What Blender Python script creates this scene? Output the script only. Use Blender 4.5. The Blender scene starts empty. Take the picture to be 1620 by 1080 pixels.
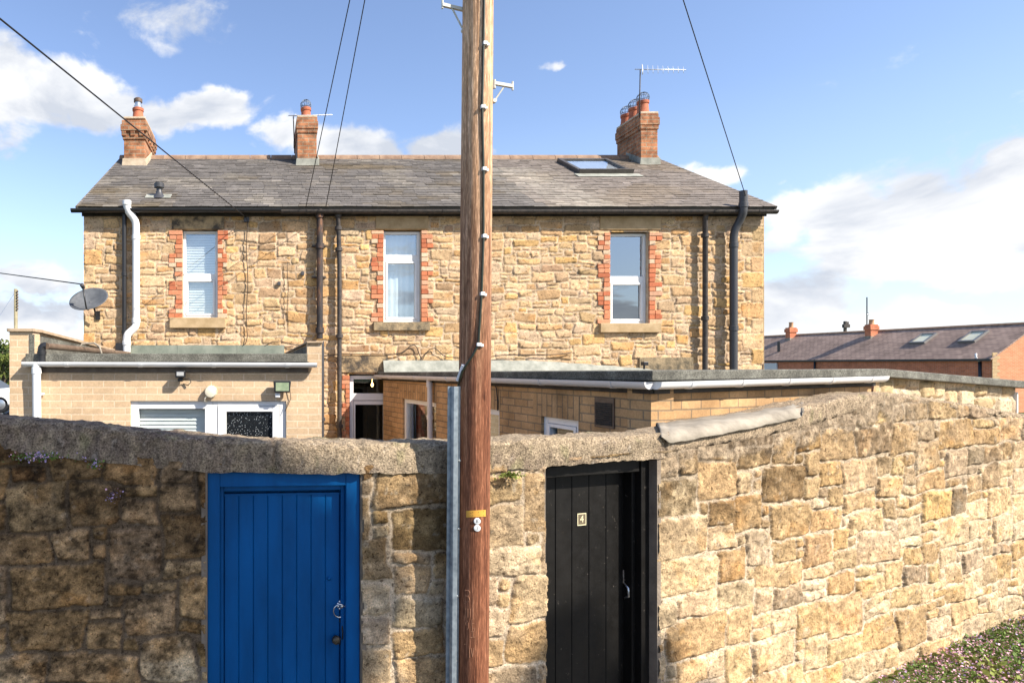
import bpy, math, random
import numpy as np
from mathutils import Vector, Matrix
R = math.radians
random.seed(7); rng = np.random.default_rng(11)
sc = bpy.context.scene
COL = sc.collection
EYE = 2.6; CX = 420.0; CY = 576.0; FP = 1000.0          # photograph's principal point (1620 px wide) and focal length in px

def P(px, py, Y):                                        # photo pixel + real distance -> point
    return Vector(((px-CX)*Y/FP, Y, EYE+(CY-py)*Y/FP))

# ------------------------------------------------------------------ scene tree helpers
LOC = {}
def thing(name, label, cat, loc=(0,0,0), group=None, kind=None):
    o = bpy.data.objects.new(name, None); COL.objects.link(o)
    o.location = loc; o.empty_display_size = .2; LOC[o.name] = Vector(loc)
    o['label'] = label; o['category'] = cat
    if group: o['group'] = group
    if kind: o['kind'] = kind
    return o
def tag(o, label=None, cat=None, group=None, kind=None):
    if label: o['label'] = label
    if cat: o['category'] = cat
    if group: o['group'] = group
    if kind: o['kind'] = kind
    return o
def attach(o, parent):
    if parent is None: return
    o.parent = parent
    r = parent
    while r.parent: r = r.parent
    o.matrix_parent_inverse = Matrix.Translation(-LOC[r.name]) if parent is r else Matrix()
def mesh_obj(name, V, Fc, mat, parent=None, smooth=False, col=None, uv=None, fmat=None, fcol=None):
    me = bpy.data.meshes.new(name)
    me.from_pydata([tuple(v) for v in V], [], [tuple(f) for f in Fc])
    fin(me, mat, smooth, col, uv, fmat, fcol)
    o = bpy.data.objects.new(name, me); COL.objects.link(o); attach(o, parent)
    return o
def fin(me, mat, smooth=False, col=None, uv=None, fmat=None, fcol=None):
    for m in (mat if isinstance(mat, (list, tuple)) else [mat]): me.materials.append(m)
    n = len(me.polygons)
    if smooth: me.polygons.foreach_set('use_smooth', np.ones(n, bool))
    if fmat is not None: me.polygons.foreach_set('material_index', np.array(fmat, np.int32))
    if col is not None:
        a = me.color_attributes.new('Col', 'FLOAT_COLOR', 'POINT'); a.data.foreach_set('color', np.asarray(col, np.float32).ravel())
    if fcol is not None:
        cnt = np.zeros(n, np.int32); me.polygons.foreach_get('loop_total', cnt)
        c = np.repeat(np.asarray(fcol, np.float32), cnt, axis=0)
        a = me.color_attributes.new('Col', 'FLOAT_COLOR', 'CORNER'); a.data.foreach_set('color', c.ravel())
    if uv is not None:
        l = me.uv_layers.new(name='UVMap'); l.data.foreach_set('uv', np.asarray(uv, np.float32).ravel())
    me.update()

class Fr:                                                # wall frame: U along, V up, N towards the viewer's side
    def __init__(s, O, U, V=(0,0,1)):
        s.O = Vector(O); s.U = Vector(U).normalized(); s.V = Vector(V).normalized(); s.N = s.U.cross(s.V)
    def p(s, u, v, n=0.0): return s.O + s.U*u + s.V*v + s.N*n
    def hit(s, px, py, n=0.0):                           # where the ray of a photo pixel meets the plane at offset n
        d = Vector(((px-CX)/FP, 1, (CY-py)/FP)); e = Vector((0,0,EYE))
        t = (s.O + s.N*n - e).dot(s.N)/d.dot(s.N)
        q = e + d*t - s.O
        return q.dot(s.U), q.dot(s.V)
WORLD = Fr((0,0,0), (1,0,0))

class MB:
    def __init__(s): s.v = []; s.f = []; s.c = []; s.cur = (1,1,1,1)
    def add(s, V, Fc):
        b = len(s.v); s.v += [Vector(q) for q in V]
        for f in Fc: s.f.append([i+b for i in f]); s.c.append(s.cur)
    def box(s, fr, u0,u1,v0,v1,n0,n1):
        q = [fr.p(u,v,n) for n in (n0,n1) for v in (v0,v1) for u in (u0,u1)]
        s.add(q, [(4,5,7,6),(1,0,2,3),(0,4,6,2),(5,1,3,7),(6,7,3,2),(0,1,5,4)])
    def prism(s, fr, poly, n0, n1):
        k = len(poly); a = [fr.p(u,v,n0) for u,v in poly]; b = [fr.p(u,v,n1) for u,v in poly]
        s.add(a+b, [list(range(k))[::-1], list(range(k,2*k))] + [(i,(i+1)%k,(i+1)%k+k,i+k) for i in range(k)])
    def tube(s, path, r, n=10, caps=True):
        path = [Vector(q) for q in path]; k = len(path)
        rr = r if isinstance(r,(list,tuple)) else [r]*k
        ring = []; ref = None
        for i,q in enumerate(path):
            t = (path[min(i+1,k-1)]-path[max(i-1,0)]).normalized()
            if ref is None:
                ref = t.orthogonal().normalized()
            ref = (ref - t*ref.dot(t)).normalized(); b = t.cross(ref)
            ring += [q + (ref*math.cos(2*math.pi*j/n)+b*math.sin(2*math.pi*j/n))*rr[i] for j in range(n)]
        fc = [(i*n+j, i*n+(j+1)%n, (i+1)*n+(j+1)%n, (i+1)*n+j) for i in range(k-1) for j in range(n)]
        if caps: fc += [list(range(n))[::-1], list(range((k-1)*n, k*n))]
        s.add(ring, fc)
    def lathe(s, c, prof, n=20, axis=(0,0,1)):           # prof: (radius, height)
        a = Vector(axis).normalized(); c = Vector(c); x = a.orthogonal().normalized(); y = a.cross(x)
        vs = [c + a*h + (x*math.cos(2*math.pi*j/n)+y*math.sin(2*math.pi*j/n))*r for r,h in prof for j in range(n)]
        fc = [(i*n+j, i*n+(j+1)%n, (i+1)*n+(j+1)%n, (i+1)*n+j) for i in range(len(prof)-1) for j in range(n)]
        fc += [list(range(n))[::-1], list(range((len(prof)-1)*n, len(prof)*n))]
        s.add(vs, fc)
    def cells(s, fr, u0,u1,v0,v1, holes, t, back=True):  # wall sheet of thickness t with openings and their reveals
        us = sorted({u0,u1,*[min(max(h[i],u0),u1) for h in holes for i in (0,1)]}); vs = sorted({v0,v1,*[min(max(h[i],v0),v1) for h in holes for i in (2,3)]})
        def solid(i,j):
            if i<0 or j<0 or i>=len(us)-1 or j>=len(vs)-1: return False
            a=(us[i]+us[i+1])/2; b=(vs[j]+vs[j+1])/2
            return not any(h[0]<a<h[1] and h[2]<b<h[3] for h in holes)
        for i in range(len(us)-1):
            for j in range(len(vs)-1):
                if not solid(i,j): continue
                a,b,c,d = us[i],us[i+1],vs[j],vs[j+1]
                s.add([fr.p(a,c),fr.p(b,c),fr.p(b,d),fr.p(a,d)],[(0,1,2,3)])
                if back: s.add([fr.p(a,c,-t),fr.p(b,c,-t),fr.p(b,d,-t),fr.p(a,d,-t)],[(3,2,1,0)])
                if not solid(i-1,j): s.add([fr.p(a,c),fr.p(a,d),fr.p(a,d,-t),fr.p(a,c,-t)],[(0,1,2,3)])
                if not solid(i+1,j): s.add([fr.p(b,c),fr.p(b,d),fr.p(b,d,-t),fr.p(b,c,-t)],[(3,2,1,0)])
                if not solid(i,j-1): s.add([fr.p(a,c),fr.p(b,c),fr.p(b,c,-t),fr.p(a,c,-t)],[(3,2,1,0)])
                if not solid(i,j+1): s.add([fr.p(a,d),fr.p(b,d),fr.p(b,d,-t),fr.p(a,d,-t)],[(0,1,2,3)])
    def out(s, name, mat, parent=None, smooth=False, fr=None, bevel=0, colors=False, auto=None):
        uv = None
        if fr is not None:
            uv = []
            for f in s.f:
                n = (s.v[f[1]]-s.v[f[0]]).cross(s.v[f[2]]-s.v[f[1]])
                a,b,c = abs(n.dot(fr.N)),abs(n.dot(fr.V)),abs(n.dot(fr.U))
                for i in f:
                    q = s.v[i]-fr.O; u,v,w = q.dot(fr.U),q.dot(fr.V),q.dot(fr.N)
                    uv.append((u,v) if a>=b and a>=c else ((u,w) if b>=c else (w+.06,v)))
        o = mesh_obj(name, s.v, s.f, mat, parent, smooth, uv=uv, fcol=s.c if colors else None)
        if bevel:
            m = o.modifiers.new('bevel','BEVEL'); m.width = bevel; m.segments = 2; m.limit_method = 'ANGLE'
        if auto:
            o.data.polygons.foreach_set('use_smooth', np.ones(len(o.data.polygons), bool))
            o.data.set_sharp_from_angle(angle=R(auto))
        return o

# ------------------------------------------------------------------ materials
def nt(name):
    m = bpy.data.materials.new(name); m.use_nodes = True; t = m.node_tree
    return m, t, t.nodes['Principled BSDF']
def N(t, typ, **k):
    n = t.nodes.new(typ)
    for a,b in k.items():
        if a.startswith('i_'): n.inputs[a[2:].replace('_',' ')].default_value = b
        else: setattr(n, a, b)
    return n
def noise(t, vec, scale, detail=5, rough=.6, dist=0):
    n = N(t,'ShaderNodeTexNoise'); n.inputs['Scale'].default_value=scale; n.inputs['Detail'].default_value=detail
    n.inputs['Roughness'].default_value=rough; n.inputs['Distortion'].default_value=dist
    if vec is not None: t.links.new(vec, n.inputs['Vector'])
    return n.outputs['Fac']
def ramp(t, fac, stops):
    n = N(t,'ShaderNodeValToRGB'); e = n.color_ramp.elements
    while len(e) < len(stops): e.new(.5)
    for x,(p,c) in zip(e, stops):
        x.position = p; x.color = (*c,1) if len(c)==3 else c
    t.links.new(fac, n.inputs['Fac']); return n.outputs['Color']
def mix(t, fac, a, b, mode='MIX'):
    n = N(t,'ShaderNodeMix', data_type='RGBA', blend_type=mode); n.clamp_result=False
    for s,x in ((0,fac),(6,a),(7,b)):
        if hasattr(x,'links') or isinstance(x, bpy.types.NodeSocket): t.links.new(x, n.inputs[s])
        elif s==0: n.inputs[0].default_value = x
        else: n.inputs[s].default_value = (*x,1)
    return n.outputs[2]
def mth(t, op, a, b=None, c=None):
    n = N(t,'ShaderNodeMath', operation=op)
    for i,x in enumerate((a,b,c)):
        if x is None: continue
        if isinstance(x, bpy.types.NodeSocket): t.links.new(x, n.inputs[i])
        else: n.inputs[i].default_value = x
    return n.outputs[0]
def bump(t, bs, h, strength=.4, dist=.01):
    n = N(t,'ShaderNodeBump'); n.inputs['Strength'].default_value=strength; n.inputs['Distance'].default_value=dist
    t.links.new(h, n.inputs['Height']); t.links.new(n.outputs[0], bs.inputs['Normal'])
def coord(t, scale=None):
    g = N(t,'ShaderNodeNewGeometry').outputs['Position']
    if scale:
        m = N(t,'ShaderNodeMapping'); m.inputs['Scale'].default_value = scale; t.links.new(g, m.inputs['Vector']); return m.outputs[0]
    return g
def M_noise(name, c1, c2, scale=8, rough=.8, bstr=.3, bscale=60, bdist=.006, metal=0, spec=.3, stretch=None, lo=.35, hi=.65):
    m,t,b = nt(name); v = coord(t, stretch)
    t.links.new(ramp(t, noise(t,v,scale,6,.65), [(lo,c1),(hi,c2)]), b.inputs['Base Color'])
    b.inputs['Roughness'].default_value=rough; b.inputs['Metallic'].default_value=metal; b.inputs['Specular IOR Level'].default_value=spec
    if bstr: bump(t,b,noise(t,v,bscale,4,.6),bstr,bdist)
    return m
def M_attr(name, nscale=30, amp=.5, rough=.9, bstr=.5, bscale=90, bdist=.006, fine=None, spec=.2, fc=(.72,1.25), pits=0):
    m,t,b = nt(name); v = coord(t)
    a = N(t,'ShaderNodeAttribute', attribute_name='Col').outputs['Color']
    g = ramp(t, noise(t,v,nscale,8,.7), [(.25,(1-amp,)*3),(.75,(1+amp,)*3)])
    c = mix(t,1.0,a,g,'MULTIPLY')
    if fine:
        g2 = ramp(t, noise(t,v,fine,4,.7), [(.34,(fc[0],)*3),(.66,(fc[1],)*3)]); c = mix(t,1.0,c,g2,'MULTIPLY')
    if pits:
        c = mix(t,1.0,c,ramp(t,noise(t,v,pits,3,.5,.6),[(.30,(.34,.31,.29)),(.42,(1,1,1))]),'MULTIPLY')
    t.links.new(c,b.inputs['Base Color']); b.inputs['Roughness'].default_value=rough; b.inputs['Specular IOR Level'].default_value=spec
    bump(t,b,noise(t,v,bscale,6,.7),bstr,bdist)
    return m
def M_brick(name, c1, c2, cm, bw=.225, rh=.075, ms=.005, rough=.9, stain=.35, bstr=.5, sc_n=2.5, squash=None):
    m,t,b = nt(name); v = coord(t)
    uv = N(t,'ShaderNodeTexCoord').outputs['UV']
    k = N(t,'ShaderNodeTexBrick'); k.offset=.5; k.offset_frequency=2
    wv = N(t,'ShaderNodeVectorMath',operation='MULTIPLY_ADD'); nn = N(t,'ShaderNodeTexNoise'); nn.inputs['Scale'].default_value=6; t.links.new(uv, nn.inputs['Vector'])
    t.links.new(nn.outputs['Color'], wv.inputs[0]); wv.inputs[1].default_value=(.006,.006,0); t.links.new(uv, wv.inputs[2]); t.links.new(wv.outputs[0], k.inputs['Vector'])
    for n_,x in (('Color1',(*c1,1)),('Color2',(*c2,1)),('Mortar',(*cm,1)),('Scale',1.0),('Mortar Size',ms),('Mortar Smooth',.15),('Bias',0.0),('Brick Width',bw),('Row Height',rh)):
        k.inputs[n_].default_value = x
    g = ramp(t, noise(t,v,sc_n,7,.65), [(.3,(1-stain,)*3),(.7,(1+stain*.5,)*3)])
    g2 = ramp(t, noise(t,v,55,5,.7), [(.3,(.84,.83,.82)),(.7,(1.14,1.14,1.14))])
    t.links.new(mix(t,1.0,mix(t,1.0,k.outputs['Color'],g,'MULTIPLY'),g2,'MULTIPLY'), b.inputs['Base Color'])
    b.inputs['Roughness'].default_value=rough; b.inputs['Specular IOR Level'].default_value=.2
    h = mth(t,'ADD', mth(t,'SUBTRACT',1.0,k.outputs['Fac']), mth(t,'MULTIPLY',noise(t,v,120,4,.7),.5))
    bump(t,b,h,bstr,.006)
    return m
def M_plain(name, c, rough=.4, metal=0, spec=.5):
    m,t,b = nt(name); v = coord(t)
    t.links.new(ramp(t, noise(t,v,7,5,.6), [(.3,tuple(x*.9 for x in c)),(.7,c)]), b.inputs['Base Color'])
    b.inputs['Metallic'].default_value=metal; b.inputs['Specular IOR Level'].default_value=spec
    rr = N(t,'ShaderNodeMapRange'); rr.inputs[3].default_value=max(rough-.08,.03); rr.inputs[4].default_value=min(rough+.12,1); t.links.new(noise(t,v,25,4), rr.inputs[0]); t.links.new(rr.outputs[0], b.inputs['Roughness'])
    return m
def M_glass(name, tint=(.9,.95,.95), refl=.30):
    m = bpy.data.materials.new(name); m.use_nodes=True; t=m.node_tree; t.nodes.clear()
    o=N(t,'ShaderNodeOutputMaterial'); x=N(t,'ShaderNodeMixShader'); g=N(t,'ShaderNodeBsdfGlossy'); tr=N(t,'ShaderNodeBsdfTransparent')
    g.inputs['Roughness'].default_value=.005; g.inputs['Color'].default_value=(.84,.93,1,1); tr.inputs['Color'].default_value=(*tint,1)
    lw=N(t,'ShaderNodeLayerWeight'); f=mth(t,'ADD',mth(t,'POWER',lw.outputs['Facing'],4.0),refl); f=mth(t,'MINIMUM',f,1.0)
    t.links.new(f,x.inputs[0]); t.links.new(tr.outputs[0],x.inputs[1]); t.links.new(g.outputs[0],x.inputs[2]); t.links.new(x.outputs[0],o.inputs[0])
    # slight waviness of real panes
    b=N(t,'ShaderNodeBump'); b.inputs['Strength'].default_value=.03; b.inputs['Distance'].default_value=.02
    t.links.new(noise(t,coord(t),1.6,2),b.inputs['Height']); t.links.new(b.outputs[0],g.inputs['Normal'])
    return m

def M_felt():
    m,t,b = nt('mineral_felt'); v=coord(t)
    c=ramp(t,noise(t,v,5,7,.7),[(.3,(.05,.047,.038)),(.52,(.115,.11,.09)),(.72,(.22,.215,.18))])
    c=mix(t,1.0,c,ramp(t,noise(t,v,85,4,.75),[(.36,(.4,.4,.4)),(.64,(1.7,1.7,1.7))]),'MULTIPLY')
    t.links.new(c,b.inputs['Base Color']); b.inputs['Roughness'].default_value=.95; bump(t,b,noise(t,v,220,3),.5,.004); return m
def M_polewood():
    m,t,b = nt('creosoted_pole_wood'); v=coord(t)
    st=coord(t,(75,75,2.0)); st2=coord(t,(18,18,.5))
    g=noise(t,st,1,7,.7,.4); g2=noise(t,st2,1,5,.6,.3)
    z=N(t,'ShaderNodeSeparateXYZ'); t.links.new(v,z.inputs[0])
    old=ramp(t,g,[(.30,(.06,.019,.010)),(.46,(.19,.07,.034)),(.60,(.27,.11,.056)),(.74,(.42,.22,.13))])
    pale=ramp(t,g,[(.28,(.34,.17,.08)),(.46,(.60,.37,.21)),(.72,(.76,.54,.37))])
    mr=N(t,'ShaderNodeMapRange'); mr.inputs[1].default_value=2.35; mr.inputs[2].default_value=4.3
    t.links.new(mth(t,'ADD',z.outputs[2],mth(t,'MULTIPLY',mth(t,'SUBTRACT',g2,.5),2.2)),mr.inputs[0])
    c=mix(t,mr.outputs[0],old,pale)
    c=mix(t,1.0,c,ramp(t,g2,[(.3,(.55,.48,.45)),(.6,(1.1,1.1,1.1))]),'MULTIPLY')
    ck=noise(t,coord(t,(55,55,.55)),1,3,.5,.2); c=mix(t,1.0,c,ramp(t,ck,[(.30,(.22,.17,.15)),(.355,(1,1,1))]),'MULTIPLY')
    kn=noise(t,coord(t,(11,11,4.5)),1,2,.5,.3); c=mix(t,1.0,c,ramp(t,kn,[(.25,(.35,.26,.22)),(.33,(1,1,1))]),'MULTIPLY')
    fk=noise(t,coord(t,(150,150,16)),1,4,.7,.2); c=mix(t,1.0,c,ramp(t,fk,[(.34,(.68,.63,.6)),(.52,(1.03,1.03,1.03)),(.66,(1.75,1.8,1.85))]),'MULTIPLY')
    t.links.new(c,b.inputs['Base Color']); b.inputs['Roughness'].default_value=.78; b.inputs['Specular IOR Level'].default_value=.25
    bump(t,b,g,1.0,.012); return m
def M_paint(name, c, cworn, rough=.4, wear=.72, nscale=9, grain=True, streak=.3):
    m,t,b = nt(name); v=coord(t); gv=coord(t,(40,40,1.5))
    base=ramp(t,noise(t,coord(t,(5,5,1.2)),1.2,6,.6),[(.3,tuple(x*(1-streak) for x in c)),(.7,tuple(x*(1+streak*.5) for x in c))])
    w=ramp(t,noise(t,v,nscale,9,.75),[(wear,(0,0,0)),(wear+.03,(1,1,1))])
    t.links.new(mix(t,w,base,cworn),b.inputs['Base Color'])
    rr=ramp(t,noise(t,v,14,5,.6),[(.3,(rough-.08,)*3),(.7,(rough+.15,)*3)]); t.links.new(rr,b.inputs['Roughness'])
    if grain: bump(t,b,noise(t,gv,1,6,.6),.25,.004)
    return m
def M_galv():
    m,t,b = nt('galvanised_steel'); v=coord(t)
    vo=N(t,'ShaderNodeTexVoronoi'); vo.inputs['Scale'].default_value=40; t.links.new(v,vo.inputs['Vector'])
    c=mix(t,.35,ramp(t,noise(t,v,14,4,.6),[(.3,(.22,.26,.29)),(.7,(.36,.41,.44))]),vo.outputs['Distance'],'SOFT_LIGHT')
    t.links.new(c,b.inputs['Base Color']); b.inputs['Metallic'].default_value=.55; b.inputs['Roughness'].default_value=.5; return m
def M_rust():
    m,t,b = nt('rusty_iron_pipe'); v=coord(t); f=noise(t,coord(t,(9,9,3)),1.0,8,.7)
    t.links.new(ramp(t,f,[(.42,(.022,.020,.022)),(.56,(.055,.038,.032)),(.66,(.17,.075,.035)),(.78,(.34,.22,.14))]),b.inputs['Base Color'])
    b.inputs['Roughness'].default_value=.75; bump(t,b,noise(t,v,80,5),.4,.004); return m
def M_hammered():
    m,t,b=nt('obscured_dark_glass'); v=coord(t)
    vo=N(t,'ShaderNodeTexVoronoi'); vo.inputs['Scale'].default_value=52; t.links.new(v,vo.inputs['Vector'])
    s=ramp(t,vo.outputs['Distance'],[(.0,(.55,.58,.6)),(.16,(.30,.32,.33)),(.26,(.012,.014,.016))])
    t.links.new(s,b.inputs['Base Color']); b.inputs['Roughness'].default_value=.12; bump(t,b,vo.outputs['Distance'],.5,.004); return m

mt = {}
mt['house_stone']=M_attr('house_sandstone',26,.30,.92,.6,70,.010,fine=120,fc=(.74,1.2),pits=38)
mt['lane_stone']=M_attr('lane_wall_sandstone',22,.42,.94,1.0,60,.014,fine=120,fc=(.66,1.30),pits=48)
mt['coping']=M_attr('coping_concrete',26,.40,.95,1.0,90,.016,fine=95,fc=(.42,1.62),pits=70)
mt['slate']=M_attr('roof_slate',14,.38,.78,.35,70,.004,spec=.35)
mt['brick_attr']=M_attr('soft_red_brick',35,.28,.9,.5,90,.005)
mt['brickL']=M_brick('tan_brick',(.625,.45,.285),(.55,.39,.24),(.69,.54,.375),.235,.0735,.0065,stain=.2)
mt['brickR']=M_brick('ochre_brick',(.55,.345,.175),(.46,.275,.13),(.26,.19,.12),.225,.075,.0065,stain=.42)
mt['brickC']=M_brick('chimney_brick',(.47,.205,.10),(.30,.125,.065),(.33,.25,.17),.225,.075,.009,stain=.7,sc_n=6)
mt['brickT']=M_brick('terrace_red_brick',(.66,.21,.095),(.54,.165,.08),(.60,.38,.27),.225,.075,.006,stain=.3)
mt['felt']=M_felt()
mt['felt_pale']=M_noise('weathered_lead',(.20,.205,.175),(.36,.36,.31),6,.8,.3,60)
mt['white_lead']=M_noise('pale_lead',(.21,.18,.14),(.36,.315,.25),7,.92,.5,22,.010)
mt['upvc']=M_plain('white_upvc',(.80,.80,.79),.3)
mt['upvc_grey']=M_plain('grey_white_plastic',(.66,.64,.63),.35)
mt['black_plastic']=M_plain('black_plastic',(.018,.018,.02),.35)
mt['grey_pipe']=M_plain('dark_grey_plastic',(.055,.055,.06),.4)
mt['rust']=M_rust()
mt['dark_iron']=M_noise('dark_painted_iron',(.035,.033,.033),(.085,.07,.06),20,.6,.3,80)
mt['brownpipe']=M_noise('brown_pipe',(.10,.065,.045),(.17,.12,.085),12,.5,.2,60)
mt['fascia']=M_noise('black_timber',(.02,.018,.016),(.05,.045,.04),9,.7,.3,50)
mt['soffit']=M_noise('brown_fascia',(.09,.07,.055),(.16,.13,.10),9,.7,.3,50)
mt['glass']=M_glass('window_glass')
mt['glass_dark']=M_glass('low_reflection_glass',refl=.10)  # same glass with weaker mirror reflection
mt['room']=M_noise('dark_room',(.02,.018,.016),(.035,.03,.026),2,.9,0)
mt['blind']=M_plain('blind_slat',(.74,.73,.70),.5)
mt['curtain']=M_noise('pale_net',(.62,.63,.62),(.74,.75,.74),3,.9,.2,20)
mt['hammered']=M_hammered()
mt['sill']=M_noise('dressed_stone',(.36,.25,.13),(.50,.36,.21),7,.9,.5,70)
mt['sill_dark']=M_noise('sooty_stone',(.10,.085,.06),(.36,.27,.16),9,.95,.9,40,.012)
mt['lintel_stain']=M_noise('stained_lintel_stone',(.08,.065,.05),(.44,.31,.17),5.0,.95,.9,35,.012,lo=.40,hi=.58)
mt['ridge_tile']=M_noise('ridge_tile',(.20,.125,.085),(.32,.215,.145),6,.85,.3,60)
mt['pot']=M_noise('terracotta',(.36,.10,.05),(.46,.155,.08),5,.75,.2,60)
mt['mortar']=M_noise('lime_mortar',(.42,.33,.23),(.56,.46,.34),9,.95,.5,60)
mt['steel']=M_plain('steel',(.62,.62,.62),.3,.9)
mt['alum']=M_plain('aluminium_rod',(.70,.71,.73),.45,.6)
mt['wire']=M_plain('black_cable',(.012,.012,.014),.5)
mt['wire_br']=M_plain('brown_cable',(.05,.032,.02),.6)
mt['cowl']=M_plain('cowl_wire',(.16,.20,.27),.5,.3)
mt['pole']=M_polewood()
mt['slate_edge']=M_noise('slate_edge',(.11,.095,.08),(.22,.19,.16),8,.85,.4,40)
mt['galv']=M_galv()
mt['blue']=M_paint('blue_gloss_paint',(.0002,.085,.27),(.004,.15,.38),.42,.725,11,streak=.30)
mt['blue'].node_tree.nodes['Principled BSDF'].inputs['Specular IOR Level'].default_value=.18
mt['blackpaint']=M_paint('worn_black_paint',(.0085,.0075,.0065),(.12,.10,.08),.45,.635,34,streak=.4)
mt['blackpaint'].node_tree.nodes['Principled BSDF'].inputs['Specular IOR Level'].default_value=.25
mt['brass']=M_plain('tarnished_brass',(.50,.40,.20),.35,.8)
mt['brass_dark']=M_noise('dark_bronze',(.05,.04,.03),(.16,.13,.09),30,.4,.2,80,metal=.6)
mt['chrome']=M_plain('chrome',(.75,.75,.76),.15,1.0)
mt['yellow']=M_plain('yellow_tape',(.72,.36,.05),.55)
mt['white']=M_plain('white_disc',(.82,.82,.80),.4)
mt['ink']=M_plain('black_lettering',(.01,.01,.01),.6)
mt['gold']=M_plain('gold_numeral',(.85,.76,.48),.4,.2)
mt['carve']=M_noise('scratched_wood',(.24,.10,.055),(.36,.18,.10),30,.8,0)
mt['plaster']=M_noise('brown_render',(.16,.125,.095),(.26,.21,.16),6,.95,.6,60,.01)
mt['cream']=M_plain('cream_plastic',(.80,.72,.55),.45)
mt['lampglass']=M_noise('floodlight_glass',(.16,.22,.13),(.34,.40,.26),6,.2,0)
mt['dish']=M_noise('grey_mesh_dish',(.10,.105,.11),(.17,.175,.18),6,.45,0,metal=.2)
mt['asphalt']=M_noise('asphalt',(.040,.040,.041),(.075,.073,.07),3,.92,.6,90,.006)
mt['concrete']=M_noise('yard_concrete',(.22,.20,.18),(.34,.31,.27),2,.92,.4,40)
mt['soil']=M_noise('soil_bank',(.10,.075,.05),(.20,.15,.095),6,.98,.9,30,.03)

def text_mesh(name, body, size, fr, u, v, n, mat, parent, thick=.0006):
    c = bpy.data.curves.new(name,'FONT'); c.body=body; c.size=size; c.align_x='CENTER'; c.align_y='CENTER'; c.extrude=thick
    tmp = bpy.data.objects.new('tmp',c); COL.objects.link(tmp)
    me = bpy.data.meshes.new_from_object(tmp.evaluated_get(bpy.context.evaluated_depsgraph_get()))
    bpy.data.objects.remove(tmp)
    co = np.zeros(len(me.vertices)*3); me.vertices.foreach_get('co',co); co=co.reshape(-1,3)
    for i,q in enumerate(co): me.vertices[i].co = fr.p(u+q[0], v+q[1], n+q[2])
    me.name=name; me.materials.clear(); me.materials.append(mat)
    o = bpy.data.objects.new(name,me); COL.objects.link(o); attach(o,parent); return o

# ------------------------------------------------------------------ rubble masonry as a carved height field
TAB = rng.random((8,256,256))
def vnoise(x,y,seed=0):
    xi=np.floor(x).astype(int); yi=np.floor(y).astype(int); fx=x-xi; fy=y-yi
    fx=fx*fx*(3-2*fx); fy=fy*fy*(3-2*fy); T=TAB[seed%8]; o=(seed*37)
    a=T[(xi+o)&255,yi&255]; b=T[(xi+1+o)&255,yi&255]; c=T[(xi+o)&255,(yi+1)&255]; d=T[(xi+1+o)&255,(yi+1)&255]
    return (a*(1-fx)+b*fx)*(1-fy)+(c*(1-fx)+d*fx)*fy
def fbm(x,y,oc=4,seed=0,g=.55):
    s=0; a=1; tot=0
    for i in range(oc):
        s=s+a*vnoise(x*2**i+i*17.3,y*2**i+i*9.1,seed+i); tot+=a; a*=g
    return s/tot-.5
def sstep(a,b,x):
    t=np.clip((x-a)/(b-a),0,1); return t*t*(3-2*t)
def pack(L,H,cw,ch,shapes,rnd):
    nx=int(L/cw)+2; ny=int(H/ch)+2; occ=-np.ones((nx,ny),int); st=[]
    for j in range(ny):
        for i in range(nx):
            if occ[i,j]>=0: continue
            ops=list(shapes); rnd.shuffle(ops); done=False
            for w,h,_ in sorted(ops,key=lambda q:-rnd.random()**(1/q[2])):
                w=min(w,nx-i); h=min(h,ny-j)
                if (occ[i:i+w,j:j+h]<0).all():
                    occ[i:i+w,j:j+h]=len(st); st.append((i*cw,(i+w)*cw,j*ch,(j+h)*ch)); done=True; break
            if not done: occ[i,j]=len(st); st.append((i*cw,(i+1)*cw,j*ch,(j+1)*ch))
    return st
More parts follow.
